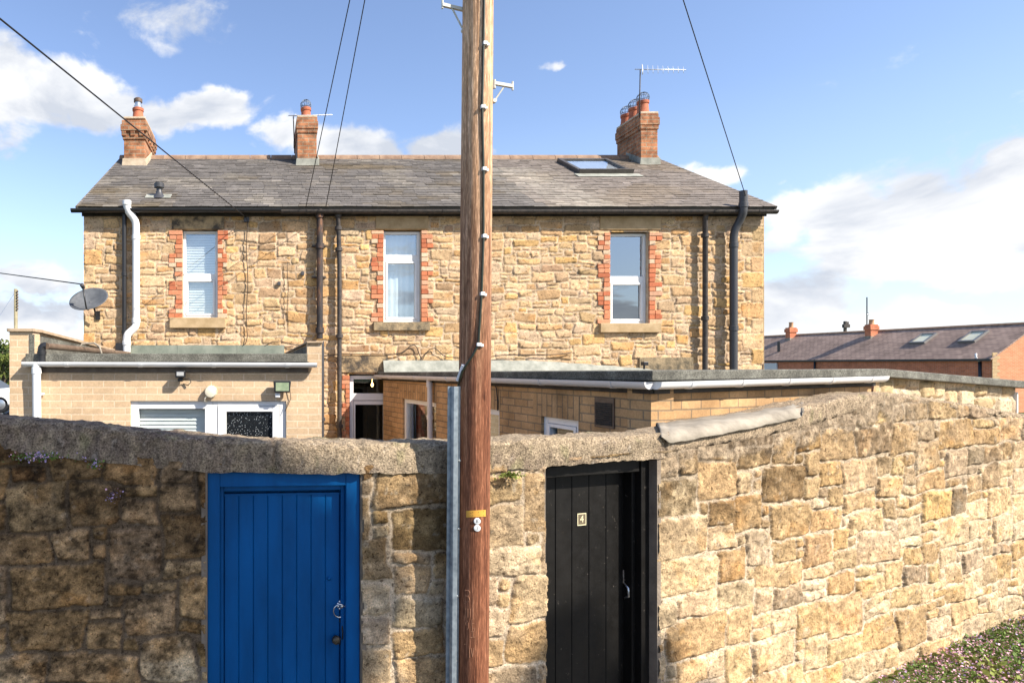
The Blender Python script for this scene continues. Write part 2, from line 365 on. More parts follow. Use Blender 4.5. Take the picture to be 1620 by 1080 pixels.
def masonry(L,H,res,cw,ch,shapes,seed,gap=(.006,.016),rad=(.015,.04),warp=.03,proud=(.012,.03),rough=.010,soft=.03,extra=()):
    rnd=random.Random(seed)
    u=np.arange(0,L+res/2,res); v=np.arange(0,H+res/2,res)
    U,V=np.meshgrid(u,v,indexing='ij')
    WU=U+warp*2*fbm(U/.42,V/.30,2,seed+1)+.016*2*fbm(U/.09,V/.09,3,seed+2)
    WV=V+warp*2*fbm(U/.36,V/.34,2,seed+3)+.014*2*fbm(U/.08,V/.08,3,seed+4)
    st=pack(L+.2,H+.2,cw,ch,shapes,rnd)
    st=[(a-.1,b-.1,c-.1,d-.1) for a,b,c,d in st]
    S=np.full(U.shape,.05); ID=-np.ones(U.shape,int)
    par=[]
    for k,(a,b,c,d) in enumerate(list(st)+list(extra)):
        big=k>=len(st)
        g=[(.004 if big else rnd.uniform(*gap)) for _ in range(4)]
        a+=g[0]; b-=g[1]; c+=g[2]; d-=g[3]
        r=min(rnd.uniform(*rad)*(.5 if big else 1),(b-a)*.45,(d-c)*.45); rot=0 if big else rnd.gauss(0,.035); sk=0 if big else rnd.gauss(0,.07); kn=0 if big else rnd.gauss(0,.10)
        i0=max(int((a-.1)/res),0); i1=min(int((b+.1)/res)+2,len(u)); j0=max(int((c-.1)/res),0); j1=min(int((d+.1)/res)+2,len(v))
        par.append(dict(pr=rnd.uniform(*proud),tu=rnd.gauss(0,.03),tv=rnd.gauss(0,.03),cu=(a+b)/2,cv=(c+d)/2,area=(b-a)*(d-c)))
        if i0>=i1 or j0>=j1: continue
        x=WU[i0:i1,j0:j1]-(a+b)/2; y=WV[i0:i1,j0:j1]-(c+d)/2
        x,y=x+rot*y,y-rot*x
        x=x*(1+kn*y/max(d-c,.05)); y=y*(1+sk*x/max(b-a,.05))
        qx=np.abs(x)-(b-a)/2+r; qy=np.abs(y)-(d-c)/2+r
        s=np.hypot(np.maximum(qx,0),np.maximum(qy,0))+np.minimum(np.maximum(qx,qy),0)-r
        sub=S[i0:i1,j0:j1]; idm=ID[i0:i1,j0:j1]
        hit=(s<sub) if not big else (s<.006)
        sub[hit]=s[hit]; idm[hit]=k
    return U,V,S,ID,par
def grid_mesh(name,XYZ,keep,col,mat,parent):
    nu,nv=keep.shape
    idx=-np.ones((nu,nv),int)
    q=keep[:-1,:-1]&keep[1:,:-1]&keep[:-1,1:]&keep[1:,1:]
    used=np.zeros((nu,nv),bool); used[:-1,:-1]|=q; used[1:,:-1]|=q; used[:-1,1:]|=q; used[1:,1:]|=q
    idx[used]=np.arange(used.sum())
    co=XYZ[used].astype(np.float32); cc=col[used]
    a=idx[:-1,:-1][q]; b=idx[1:,:-1][q]; c=idx[1:,1:][q]; d=idx[:-1,1:][q]
    F=np.stack([a,b,c,d],1).astype(np.int32); nf=len(F)
    me=bpy.data.meshes.new(name); me.vertices.add(len(co)); me.vertices.foreach_set('co',co.ravel())
    me.loops.add(nf*4); me.loops.foreach_set('vertex_index',F.ravel())
    me.polygons.add(nf); me.polygons.foreach_set('loop_start',np.arange(0,nf*4,4,dtype=np.int32)); me.polygons.foreach_set('loop_total',np.full(nf,4,np.int32))
    me.update(calc_edges=True); fin(me,mat,True,np.concatenate([cc,np.ones((len(cc),1))],1))
    me.validate()
    o=bpy.data.objects.new(name,me); COL.objects.link(o); attach(o,parent); return o
def lerp(a,b,t): return a*(1-t[...,None])+b*t[...,None]
def stone_surface(U,V,S,ID,par,rough,soft,palette,weights,mortar,seed,mj=.006,mortar_h=.0):
    rs=np.random.default_rng(seed); n=len(par)
    pal=np.array(palette); w=np.array(weights,float); w/=w.sum()
    base=pal[rs.choice(len(pal),n,p=w)]*np.array([1.05,1.035,1.06])*rs.uniform(.82,1.14,(n,1))*(1+rs.normal(0,.012,(n,3)))
    pr=np.array([p['pr'] for p in par]); tu=np.array([p['tu'] for p in par]); tv=np.array([p['tv'] for p in par]); cu=np.array([p['cu'] for p in par]); cv=np.array([p['cv'] for p in par])
    I=np.clip(ID,0,None)
    jit=mj*2*fbm(U/.03,V/.03,3,seed+5)
    m=sstep(.003,-.004,S+jit)
    prof=sstep(.002,-soft,S+jit)
    rg=fbm(U/.11,V/.09,5,seed+6,.62)
    rg2=np.abs(fbm(U/.20+I*.37,V/.07+I*.71,4,seed+7))       # chiselled bedding
    h=(pr[I]*prof+(tu[I]*(U-cu[I])+tv[I]*(V-cv[I]))*prof)*m+rough*2*rg*(.35+.65*m)+rough*1.6*rg2*m+mortar_h*(1-m)
    c=base[I]*(1+.55*fbm(U/.16,V/.10,5,seed+8)+.30*rg)[...,None]
    och=sstep(.12,.30,fbm(U/.22+I*1.7,V/.16+I*.9,3,seed+9)); c=lerp(c,c*np.array([1.06,.87,.62]),och*.6)
    mo=np.array(mortar)*(1+.5*fbm(U/.25,V/.2,5,seed+10))[...,None]
    ed=np.exp(-((S+jit+.001)/.0055)**2)*sstep(-.06,.10,fbm(U/.17,V/.13,3,seed+12)); h=h-.010*ed  # stone edges: crevice shade darkened into the colour, also cut into the relief
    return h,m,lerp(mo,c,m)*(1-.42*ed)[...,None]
SHAPES=[(3,2,3),(4,2,3),(5,3,2),(4,3,2),(3,3,1.3),(2,1,1.6),(4,1,2),(5,2,2.4),(2,2,2.4),(6,2,1),(3,1,2),(6,3,.8)]

# ================================================================== STONE HOUSE
HY=10.1
house=thing('stone_house','long two storey sandstone house with slate roof and three brick chimneys','house',(2.5,HY,0))
fh=Fr((0,HY,0),(1,0,0))
def hx(px): return (px-CX)*HY/FP
def hz(py): return EYE+(CY-py)*HY/FP
X0,X1,HZ=hx(132.5),hx(1207.5),5.03
WINS=[dict(f=(289,344,364,503),sl=(267,289),sr=(344,360),lin=(272,355,341,363),sill=(269,357,503,519),tr=(432,441)),
      dict(f=(607,666,365,509),sl=(587,607),sr=(666,685),lin=(594,677,340,363),sill=(590,679,510,523),tr=(402,412)),
      dict(f=(965,1026,368,512),sl=(945,965),sr=(1026,1046),lin=(948,1044,337,364),sill=(947,1043,512,526),tr=(436,446))]
U,V,S,ID,par=masonry(X1-X0,HZ,.0130,.074,.058,SHAPES,21,rad=(.008,.028),warp=.028,proud=(.002,.013),
    extra=[(0,.30,z,z+.26) if k%2 else (0,.18,z,z+.26) for k,z in enumerate(np.arange(.2,5,.265))]+
          [(X1-X0-(.36 if k%2 else .2),X1-X0,z,z+.24) for k,z in enumerate(np.arange(.15,5,.245))])
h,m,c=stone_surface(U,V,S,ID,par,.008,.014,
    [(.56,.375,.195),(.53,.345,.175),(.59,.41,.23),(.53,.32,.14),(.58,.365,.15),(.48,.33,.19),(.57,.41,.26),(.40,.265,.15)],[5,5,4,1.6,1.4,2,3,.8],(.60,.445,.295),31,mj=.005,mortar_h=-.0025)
# noisy darker band under the eaves and darker streaks by two pipes
XX=U+X0
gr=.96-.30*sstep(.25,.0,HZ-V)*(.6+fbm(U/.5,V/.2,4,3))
for px in (505,536): gr*=1-.22*np.exp(-((XX-hx(px-4))/.09)**2)*(.7+fbm(U/.1,V/.5,3,5))
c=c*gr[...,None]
keep=np.ones(U.shape,bool)
def cut(x0,x1,z0,z1):
    keep[(XX>x0)&(XX<x1)&(V>z0)&(V<z1)]=False
DOOR=(1.345,2.05,0,2.44)
for w in WINS: cut(hx(w['f'][0])-.005,hx(w['f'][1])+.005,hz(w['f'][3])-.005,hz(w['f'][2])+.005)
cut(*DOOR)
XYZ=np.stack([XX,HY-h,V],-1)
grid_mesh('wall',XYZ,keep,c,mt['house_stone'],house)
mb=MB(); mb.box(Fr((X0,HY+.35,0),(0,1,0)),0,5.5,0,HZ,0,.02)
mb.box(Fr((X1,HY+.02,0),(0,1,0)),0,5.85,0,HZ,-.01,.03); mb.box(Fr((X0,16,0),(1,0,0)),0,X1-X0,0,HZ,-.02,0); mb.box(Fr((X0,HY+.02,0),(0,1,0)),0,.33,0,HZ,0,.025)
for sx in (X0,X1-.04): mb.prism(Fr((sx,HY,0),(0,1,0)),[(.1,HZ),(5.8,HZ),(2.95,HZ+1.62)],-.04,0)
mb.out('gable_wall',M_noise('gable_stone',(.36,.25,.13),(.5,.36,.2),6,.9,.6,14,.03),house)
# roof
EZ,EY,RZ,RY=5.07,HY-.16,6.84,HY+2.92
sl=math.hypot(RY-EY,RZ-EZ)
fr=Fr((X0-.08,EY,EZ),(1,0,0),(0,RY-EY,RZ-EZ)); W=X1-X0+.17
SKY=(hx(903)*1.0,0,0,0)
mb=MB(); rows=32; rh=sl/rows
rr=random.Random(5)
for r in range(rows):
    u=-rr.random()*.12-(.12 if r%2 else 0); v0=r*rh; v1=v0+rh*1.25
    while u<W:
        w=rr.uniform(.17,.26); a=max(u,0); b=min(u+w-.004,W)
        if b-a>.02:
            um=(a+b)/2; k=rr.uniform(.86,1.10)
            br=float(fbm(np.array([um/1.3]),np.array([v0/.9]),3,2)[0]); lich=float(fbm(np.array([um/.6+9]),np.array([v0/.35]),3,4)[0])
            base=Vector((.155,.139,.126))*k
            if br>.06: base=base.lerp(Vector((.15,.118,.078))*k,min((br-.06)*7,1))
            if lich>.1: base=base.lerp(Vector((.25,.22,.18))*k,min((lich-.1)*4,.6))
            if um>7.4: base=base.lerp(Vector((.29,.235,.195))*k,.45)
            pale=math.exp(-((um-(8.1-.18*v0))/.55)**2)*(1 if v0<2.6 else 0)*rr.uniform(.4,1)
            base=base.lerp(Vector((.40,.36,.30))*k,pale*.75)
            if rr.random()<.03: base*=1.3
            mb.cur=(*base,1)
            j=rr.uniform(0,.007); t0=.014+j+rr.uniform(-.003,.003); t1=.014+j+rr.uniform(-.003,.003); dv=rr.uniform(-.006,.006)
            if rr.random()<.012: dv-=.03
            q=[fr.p(a,v0+dv,t0),fr.p(b,v0+dv,t1),fr.p(b,v1,.003),fr.p(a,v1,.003),fr.p(a,v0+dv,t0-.011),fr.p(b,v0+dv,t1-.011)]
            mb.add(q,[(0,1,2,3),(4,5,1,0),(4,0,3),(5,2,1)])
        u+=w
roof=mb.out('roof',mt['slate'],house,colors=True)
mb=MB(); mb.box(fr,0.01,W-.01,.02,sl,-.06,-.002)
fb=Fr((X0-.08,RY+(RY-EY),EZ),(1,0,0),(0,-(RY-EY),RZ-EZ)); mb.box(fb,0.01,W-.01,0,sl,0,.07)
mb.out('roof_boarding',mt['slate_flat'] if 'slate_flat' in mt else M_noise('slate_back',(.10,.09,.08),(.16,.14,.12),5,.8,.3,30),house)
mb=MB(); u=0
while u<W:
    b=min(u+rr.uniform(.42,.47),W); mb.prism(Fr((X0-.08+u,RY,RZ),(0,1,0)),[(-.13,-.06),(-.11,.0),(-.05,.05),(.05,.05),(.11,.0),(.13,-.06)],0,b-u-.008); u=b
mb.out('ridge_tile_row',mt['ridge_tile'],house)
# verge mortar
for ra,rb in ((-.006,.03),(W-.03,W+.006)):
    mb=MB(); mb.box(fr,ra,rb,0,sl,-.04,.012); mb.out('verge',mt['slate_edge'],house)
# gutters
def gutter(path, r, name, mat, parent, side=-1, thick=.004, n=9, brackets=0, down=Vector((0,0,-1))):
    """half round channel along a level path of two points"""
    a,b=Vector(path[0]),Vector(path[1]); t=(b-a).normalized(); s=t.cross(Vector((0,0,1))).normalized()
    g=MB(); prof=[]
    for i in range(n+1):
        an=math.pi*i/n; prof.append((math.cos(an)*r,-math.sin(an)*r))
    prof=[(r,.006)]+prof+[(-r,.006)]
    inn=[(x*(1-thick/r),y*(1-thick/r)) for x,y in prof][::-1]
    poly=prof+inn; k=len(poly)
    ring=[q+s*x+Vector((0,0,1))*y for q in (a,b) for x,y in poly]
    g.add(ring,[(i,(i+1)%k,(i+1)%k+k,i+k) for i in range(k)]+[list(range(k))[::-1],list(range(k,2*k))])
    L=(b-a).length
    for j in range(brackets):
        q=a+t*(L*(j+.6)/brackets)
        rg=[q+t*w+s*x*1.09+Vector((0,0,1))*y*1.09 for w in (-.022,.022) for x,y in prof]; kk=len(prof)
        g.add(rg,[(i,i+1,i+1+kk,i+kk) for i in range(kk-1)])
        g.add([q+t*w+s*x*f+Vector((0,0,1))*y*f for w in (-.022,) for f in (1.0,1.09) for x,y in prof],[(i,i+1,i+1+kk,i+kk) for i in range(kk-1)])
        g.add([q+t*w+s*x*f+Vector((0,0,1))*y*f for w in (.022,) for f in (1.0,1.09) for x,y in prof],[(i,i+1,i+1+kk,i+kk) for i in range(kk-1)])
    for e,sg in ((a,-1),(b,1)):
        g.add([e+s*x+Vector((0,0,1))*y+t*.001*sg for x,y in prof],[list(range(len(prof)))])
    return g.out(name,mat,parent,auto=40)
GY=HY-.17
gutter([(hx(118),GY,5.03),(hx(444),GY,5.03)],.052,'gutter',mt['black_plastic'],house,brackets=5)
gutter([(hx(444),GY+.01,5.015),(hx(1216),GY+.01,5.01)],.05,'gutter',mt['dark_iron'],house,brackets=11)
mb=MB(); mb.box(fh,X0-.02,X1+.02,HZ-.075,HZ-.02,.02,.045); mb.out('fascia_board',mt['fascia'],house)

# windows
def window(parent, fr, u0,u1,v0,v1, rec, trans=None, fw=.05, sash=None, inner='dark', glass='glass', tw=.05, frame_mat='upvc', mull=None, room_depth=.8):
    mb=MB(); n0,n1=-rec-.07,-rec
    mb.box(fr,u0,u0+fw,v0,v1,n0,n1); mb.box(fr,u1-fw,u1,v0,v1,n0,n1)
    mb.box(fr,u0+fw,u1-fw,v0,v0+fw,n0,n1-.002); mb.box(fr,u0+fw,u1-fw,v1-fw,v1,n0,n1-.002)
    cellsv=[(v0+fw,v1-fw)]
    if trans: mb.box(fr,u0+fw,u1-fw,trans[0],trans[1],n0,n1-.003); cellsv=[(v0+fw,trans[0]),(trans[1],v1-fw)]
    w=mb.out('window',mt[frame_mat],parent,bevel=.004)
    sm=MB()
    for i,(a,b) in enumerate(cellsv):
        s=.034 if sash in ('both',i) else 0
        if s:
            q=(u0+fw+.003,u1-fw-.003,a+.003,b-.003)
            nn0,nn1=n0+.01,n1+.008
            sm.box(fr,q[0],q[0]+s,q[2],q[3],nn0,nn1); sm.box(fr,q[1]-s,q[1],q[2],q[3],nn0,nn1)
            sm.box(fr,q[0]+s,q[1]-s,q[2],q[2]+s,nn0,nn1-.002); sm.box(fr,q[0]+s,q[1]-s,q[3]-s,q[3],nn0,nn1-.002)
        e=s+.004 if s else 0
        gl=MB(); gl.add([fr.p(u0+fw+e,a+e,n1-.035),fr.p(u1-fw-e,a+e,n1-.035),fr.p(u1-fw-e,b-e,n1-.035),fr.p(u0+fw+e,b-e,n1-.035)],[(0,1,2,3)]); gl.out('pane',mt[glass],w)
    if sm.v: sm.out('sash',mt[frame_mat],w,bevel=.004)
    if inner:
        rm=MB(); D=-rec-room_depth
        a,b,c_,d=u0+.01,u1-.01,v0+.01,v1-.01
        q=[fr.p(x,y,n) for n in (n0-.001,D) for y in (c_,d) for x in (a,b)]
        rm.add(q,[(4,5,7,6),(0,4,6,2),(5,1,3,7),(6,7,3,2),(0,1,5,4)])
        rm.out('room_interior',mt['room'],w)
        if inner=='blind':
            bl=MB(); y=v1-fw-.01
            while y>v0+fw:
                q=[fr.p(u0+fw*.8,y,n0-.024),fr.p(u1-fw*.8,y,n0-.024),fr.p(u1-fw*.8,y-.041,n0-.010),fr.p(u0+fw*.8,y-.041,n0-.010)]
                bl.add(q+[p_+fr.N*.002 for p_ in q],[(0,1,2,3),(7,6,5,4)]); y-=.042
            bl.out('blind',mt['blind'],w)
        if inner=='curtain':
            cm=MB(); k=18; pts=[(u0+fw*.8+(u1-u0-1.6*fw)*i/k, n0-.09+.012*math.sin(i*1.9)) for i in range(k+1)]
            q=[fr.p(u,y,n) for u,n in pts for y in (v0+.03,v1-.03)]
            cm.add(q,[(2*i,2*i+2,2*i+3,2*i+1) for i in range(k)]); cm.out('curtain',mt['curtain'],w,smooth=True)
    return w
def surround(parent,u0,u1,wide_out,v0,v1,seed):
    """toothed brick jamb between u0 and u1, the outer edge u1 (or u0) toothed"""
    rr=random.Random(seed); b=MB(); z=v0; k=rr.randint(0,2)
    while z<v1-.02:
        zz=min(z+.0735,v1)
        narrow=(k//3)%2==1
        a,c_=u0,u1; L=c_-a
        if narrow:
            if wide_out<0: a=a+L*rr.uniform(.40,.52)
            else: c_=c_-L*rr.uniform(.40,.52)
        else:
            if wide_out<0: a+=rr.uniform(-.012,.012)
            else: c_+=rr.uniform(-.012,.012)
        cuts=[a,c_]
        if not narrow and rr.random()<.75: cuts=[a,a+(c_-a)*rr.uniform(.42,.58),c_]
        for x,y in zip(cuts,cuts[1:]):
            col=rr.choice([(.50,.165,.08),(.44,.14,.07),(.55,.21,.11),(.52,.23,.13),(.58,.33,.21),(.47,.19,.10),(.56,.41,.28),(.50,.18,.09)])
            f=rr.uniform(.85,1.15); b.cur=(col[0]*f,col[1]*f,col[2]*f,1)
            b.box(fh,x+.004,y-.004,z+.004,zz-.004,-.03,.020+rr.uniform(-.004,.005))
        z=zz; k+=1
    return b
for i,w in enumerate(WINS):
    a,b,t,bt=w['f']; u0,u1,v1,v0=hx(a),hx(b),hz(t),hz(bt)
    ww=window(house,fh,u0,u1,v0,v1,.075,trans=(hz(w['tr'][1]),hz(w['tr'][0])),fw=.042,sash=0,inner=('blind','curtain','dark')[i],tw=.05,glass='glass')
    ww['label']=('sash window with closed white slatted blind','window with pale curtain and lower light tipped open','window with bare glass reflecting the sky')[i]
    bb=surround(house,hx(w['sl'][0]),u0,-1,v0,v1,60+i); b2=surround(house,u1,hx(w['sr'][1]),1,v0,v1,80+i)
    bb.out('brick_surround',mt['brick_attr'],house,bevel=.004,colors=True); b2.out('brick_surround',mt['brick_attr'],house,bevel=.004,colors=True)
    for ra,rb in ((u0-.06,u0-.002),(u1+.002,u1+.06)):
        rv=MB(); rv.box(fh,ra,rb,v0,v1,-.2,-.012); rv.out('window_reveal',mt['mortar'],ww)
    l=w['lin']; lm=MB(); lm.box(fh,hx(l[0]),hx(l[1]),hz(l[3]),hz(l[2]),-.19,.032); lm.out('lintel',mt['lintel_stain'] if i==0 else mt['sill'],house,bevel=.008)
    l=w['sill']; lm=MB(); lm.box(fh,hx(l[0]),hx(l[1]),hz(l[3]),hz(l[2])+.004,-.07,.065); lm.out('sill',mt['sill_dark'] if i==1 else mt['sill'],house,bevel=.008)
# back door and fanlight beside the ochre extension
mb=MB(); mb.box(fh,hx(535),hx(613),hz(589),hz(562),-.19,.035); mb.out('lintel',mt['lintel_stain'],house,bevel=.008)
mb=MB(); mb.box(fh,hx(1010),hx(1095),hz(588),hz(565),-.15,.034); mb.out('lintel',mt['sill_dark'],house,bevel=.008)
bb=surround(house,hx(540),DOOR[0],-1,.0,DOOR[3],91); bb.out('brick_surround',mt['brick_attr'],house,bevel=.004,colors=True)
dr=MB(); u0,u1=DOOR[0]+.012,1.99
for a,b_,c_,d in ((u0,u0+.06,0,2.42),(u1-.06,u1,0,2.42)): dr.box(fh,a,b_,c_,d,-.15,-.08)
for c_,d in ((2.36,2.42),(2.02,2.13)): dr.box(fh,u0+.06,u1-.06,c_,d,-.15,-.083)
door=dr.out('back_door',mt['upvc'],house,bevel=.004)
ds=MB(); ds.box(fh,u0+.064,u0+.09,.02,2.01,-.145,-.075); ds.box(fh,u1-.09,u1-.064,.02,2.01,-.145,-.075); ds.box(fh,u0+.09,u1-.09,1.95,2.01,-.145,-.077); ds.box(fh,u0+.09,u1-.09,.02,.9,-.145,-.077); ds.out('door_leaf',mt['upvc'],door,bevel=.004)
g=MB(); g.add([fh.p(u0+.06,2.13,-.12),fh.p(u1-.06,2.13,-.12),fh.p(u1-.06,2.36,-.12),fh.p(u0+.06,2.36,-.12)],[(0,1,2,3)]); g.add([fh.p(u0+.09,.9,-.12),fh.p(u1-.09,.9,-.12),fh.p(u1-.09,1.95,-.12),fh.p(u0+.09,1.95,-.12)],[(0,1,2,3)]); g.out('pane',mt['glass_dark'],door)
q=[fh.p(x,y,n) for n in (-.151,-2.2) for y in (0.01,2.42) for x in (u0+.01,u1-.01)]
g=MB(); g.add(q,[(4,5,7,6),(0,4,6,2),(5,1,3,7),(6,7,3,2),(0,1,5,4)]); g.out('room_interior',mt['room'],door)
m_b,t_,b_=nt('lit_bulb'); b_.inputs['Emission Color'].default_value=(1,.55,.18,1); b_.inputs['Emission Strength'].default_value=6
g=MB(); q=fh.p(hx(587)+.12,2.25,-.6); g.lathe(q,[(.004,.05),(.012,.035),(.022,.01),(.022,-.01),(.012,-.028),(.003,-.034)],12); g.tube([q+Vector((0,0,.05)),q+Vector((0,0,.16))],.004,6); g.out('bulb',m_b,door,smooth=True)

# chimneys
def chimney(px0,px1,ytop,Yf,Yb,pots,seed,ornate=False,cap_over=.03):
    xa,xb=(px0-CX)*Yf/FP,(px1-CX)*Yf/FP; zt=EYE+(CY-ytop)*Yf/FP
    f=Fr((xa,Yf,0),(1,0,0)); w=xb-xa; d=Yb-Yf
    b=MB()
    def blk(e,z0,z1): b.box(f,-e,w+e,z0,z1,-d-e,e)
    zb=RZ-.55
    if ornate:
        blk(0,zb,zt-.42); blk(.022,zt-.42,zt-.36)
        for k in range(3):                                   # dentil course
            b.box(f,-.04+k*(w+.01)/2.4,.05+k*(w+.01)/2.4,zt-.36,zt-.26,-d-.04,.045)
        for k in range(6): b.box(f,w-.02,w+.045,zt-.36,zt-.26,-d+k*d/5.6,-d+k*d/5.6+.1)
        blk(.012,zt-.36,zt-.26); blk(.055,zt-.26,zt-.14); blk(.035,zt-.14,zt-.05)
    else:
        blk(0,zb,zt-.32); blk(.015,zt-.32,zt-.24); blk(.028,zt-.24,zt-.09); blk(.014,zt-.09,zt-.012)
    ch=b.out('chimney',mt['brickC'],house,fr=f,bevel=.006)
    fl=MB(); zf=EZ+(RZ-EZ)*(Yf-EY)/(RY-EY)
    fl.prism(f,[(-.04,zf-.06),(w+.05,zf-.06),(w+.025,zf+.13),(-.02,zf+.13)],-.02,.03)
    for s_,u_ in ((0,-.025),(1,w+.003)):
        fl.prism(Fr((xa+u_+.022,Yf,0),(0,1,0)),[(-.02,zf-.08),(RY-Yf,RZ-.1),(RY-Yf,RZ+.12),(-.02,zf+.13)],0,.022)
    fl.out('flashing',mt['mortar'] if ornate else mt['felt_pale'],ch,bevel=.004)
    top=MB(); top.box(f,-.01,w+.01,zt-.012,zt+.03,-d-.01,.01); top.out('flaunching',mt['mortar'],ch,bevel=.01)
    for (fx,fy,hh,r,kind) in pots:
        c_=Vector((xa+w*fx,Yf+d*fy,zt)); p=MB()
        p.lathe(c_,[(r*1.12,0),(r*1.12,.05),(r*1.02,.07),(r*.92,hh-.07),(r*1.05,hh-.06),(r*1.08,hh-.01),(r*.95,hh),(r*.8,hh),(r*.78,hh-.1)],20)
        po=p.out('chimney_pot',mt['pot'],ch,auto=40)
        cw=MB(); cc=c_+Vector((0,0,hh+r*.55)); rr_=r*1.08
        if kind=='ball':
            for j in range(7):
                a=math.pi*j/7; ex=Vector((math.cos(a),math.sin(a),0))
                cw.tube([cc+ex*rr_*math.sin(t)+Vector((0,0,rr_*math.cos(t)*1.05)) for t in np.linspace(-2.35,2.35,17)],.0042,5)
            for e in (-.35,.3): 
                rad=rr_*math.cos(e); cw.tube([cc+Vector((rad*math.cos(t),rad*math.sin(t),rr_*math.sin(e))) for t in np.linspace(0,2*math.pi,17)],.006,5)
            cw.out('cowl',mt['cowl'],ch,smooth=True)
        else:
            cw.lathe(c_+Vector((0,0,hh)),[(r*.72,-.02),(r*.78,.05),(r*.6,.06),(r*.6,.13)],18); cw.out('cowl',mt['steel'],ch,auto=40)
            cw=MB(); cw.lathe(c_+Vector((0,0,hh+.12)),[(r*.8,0),(r*.82,.06),(r*.5,.085)],18); cw.out('cowl',mt['brownpipe'],ch,auto=40)
    return ch
chimney(196,229,187,12.45,13.5,[(.62,.12,.24,.105,'cap'),],1,ornate=True)
chimney(470.5,501,185,12.45,13.55,[(.48,.22,.27,.10,'ball')],2)
chimney(1014,1040.5,179,12.5,13.35,[(.36,.16,.29,.105,'ball'),(.36,.5,.27,.105,'ball'),(.36,.84,.25,.105,'ball')],3)

# skylight, flue vent
fs=fr
def rp(px,py,n=0): return fr.hit(px,py,n)
a,b_=rp(905,272,.05); c_,d_=rp(994,257,.05)
su0,su1,sv0,sv1=a+.13,rp(992,272,.05)[0]+.10,b_-.02,rp(950,253,.05)[1]
mb=MB()
for q in ((su0,su0+.07,sv0,sv1),(su1-.07,su1,sv0,sv1)): mb.box(fr,*q,.0,.085)
mb.box(fr,su0+.07,su1-.07,sv0,sv0+.07,0,.083); mb.box(fr,su0+.07,su1-.07,sv1-.07,sv1,0,.083)
mb.box(fr,su0-.01,su1+.01,sv0-.015,sv0+.03,.02,.11)
sk=mb.out('skylight',M_noise('bronze_frame',(.06,.052,.045),(.10,.09,.08),9,.45,0),house,bevel=.006)
g=MB(); g.add([fr.p(su0+.07,sv0+.07,.06),fr.p(su1-.07,sv0+.07,.06),fr.p(su1-.07,sv1-.07,.06),fr.p(su0+.07,sv1-.07,.06)],[(0,1,2,3)]); g.out('pane',M_glass('skylight_glass',(.8,.85,.9),.22),sk)
g=MB(); g.box(fr,su0+.07,su1-.07,sv0+.07,sv1-.07,.028,.034); g.out('inner_blind',mt['curtain'],sk)
g=MB(); g.box(fr,su0-.1,su1+.1,sv0-.22,sv0-.01,.02,.027); g.out('apron_flashing',mt['felt_pale'],sk)
vu,vv=rp(252,312)
mb=MB(); q=fr.p(vu,vv,.02); mb.lathe(q-Vector((0,0,.06)),[(.13,.0),(.09,.05),(.06,.10),(.045,.15),(.045,.20),(.05,.21)],18); mb.lathe(q+Vector((0,0,.12)),[(.05,0),(.082,.015),(.085,.075),(.07,.08),(.07,.095),(.02,.10)],18)
vt=mb.out('roof_vent',mt['grey_pipe'],house,auto=35)
mb=MB(); mb.box(fr,vu-.22,vu+.2,vv-.12,vv+.1,.02,.026); mb.out('flashing',mt['felt_pale'],vt)

# drainpipes
def pipe(name,pts,r,mat,parent,collars=(),cr=1.3,clen=.05):
    b=MB(); b.tube(pts,r,14)
    for q,h_ in collars: b.lathe(Vector(q),[(r*1.02,-clen),(r*cr,-clen*.9),(r*cr,clen*.9),(r*1.02,clen)],14)
    return b.out(name,mt[mat],parent,auto=50)
def hp(px,py,off): return Vector((hx(px),HY-off,hz(py)))
def vert(px,y0,y1,off): return [hp(px,y0,off),hp(px,y1,off)]
pipe('drainpipe',vert(198.5,331,560,.08),.036,'black_plastic',house,[(hp(198.5,y,.08),0) for y in (435,525)],1.25,.03)
def bez(a,b,c,n=6):
    return [a*(1-t)**2+b*2*t*(1-t)+c*t*t for t in [i/n for i in range(n+1)]]
pts=[hp(205,322,.20)]+bez(hp(205,330,.19),hp(206,340,.17),hp(212,345,.14),4)+bez(hp(215,350,.12),hp(217.5,354,.11),hp(217.5,364,.11),4)+[hp(217.5,506,.11)]+bez(hp(217.5,512,.11),hp(217.5,519,.12),hp(211,524,.14),4)+bez(hp(207,528,.16),hp(204,531,.17),hp(204,538,.17),4)+[hp(204,562,.17)]
pipe('soil_pipe',pts,.060,'upvc',house,[(hp(217.5,y,.11),0) for y in (378,508)]+[(hp(204,543,.17),0),(hp(205,326,.195),0)],1.14,.035)
pp=[hp(505,334,.10),hp(505,536,.10)]
pipe('drainpipe',pp,.050,'rust',house,[(hp(505,y,.10),0) for y in (343,391,523)],1.35,.045)
for y in (390,439):
    mb=MB(); mb.box(fh,hx(493),hx(515),hz(y+1.3),hz(y-1.3),.0,.07); mb.out('pipe_bracket',mt['dark_iron'],house)
pipe('drainpipe',[hp(508,540,.10),hp(508,700,.10)],.04,'grey_pipe',house,[(hp(508,662,.1),0)],1.4,.03)
pipe('drainpipe',[hp(534,336,.14),hp(534,345,.10),hp(536,420,.09),hp(536,760,.09)],.036,'dark_iron',house,[(hp(x,y,.09),0) for x,y in ((534.3,363),(535,396),(536,532),(536,673),(534,343))],1.6,.03)
pipe('drainpipe',[hp(1109.5,338,.13),hp(1109.5,347,.09),hp(1109.5,590,.085)],.037,'dark_iron',house,[(hp(1109.5,y,.085),0) for y in (374,504)],1.45,.035)
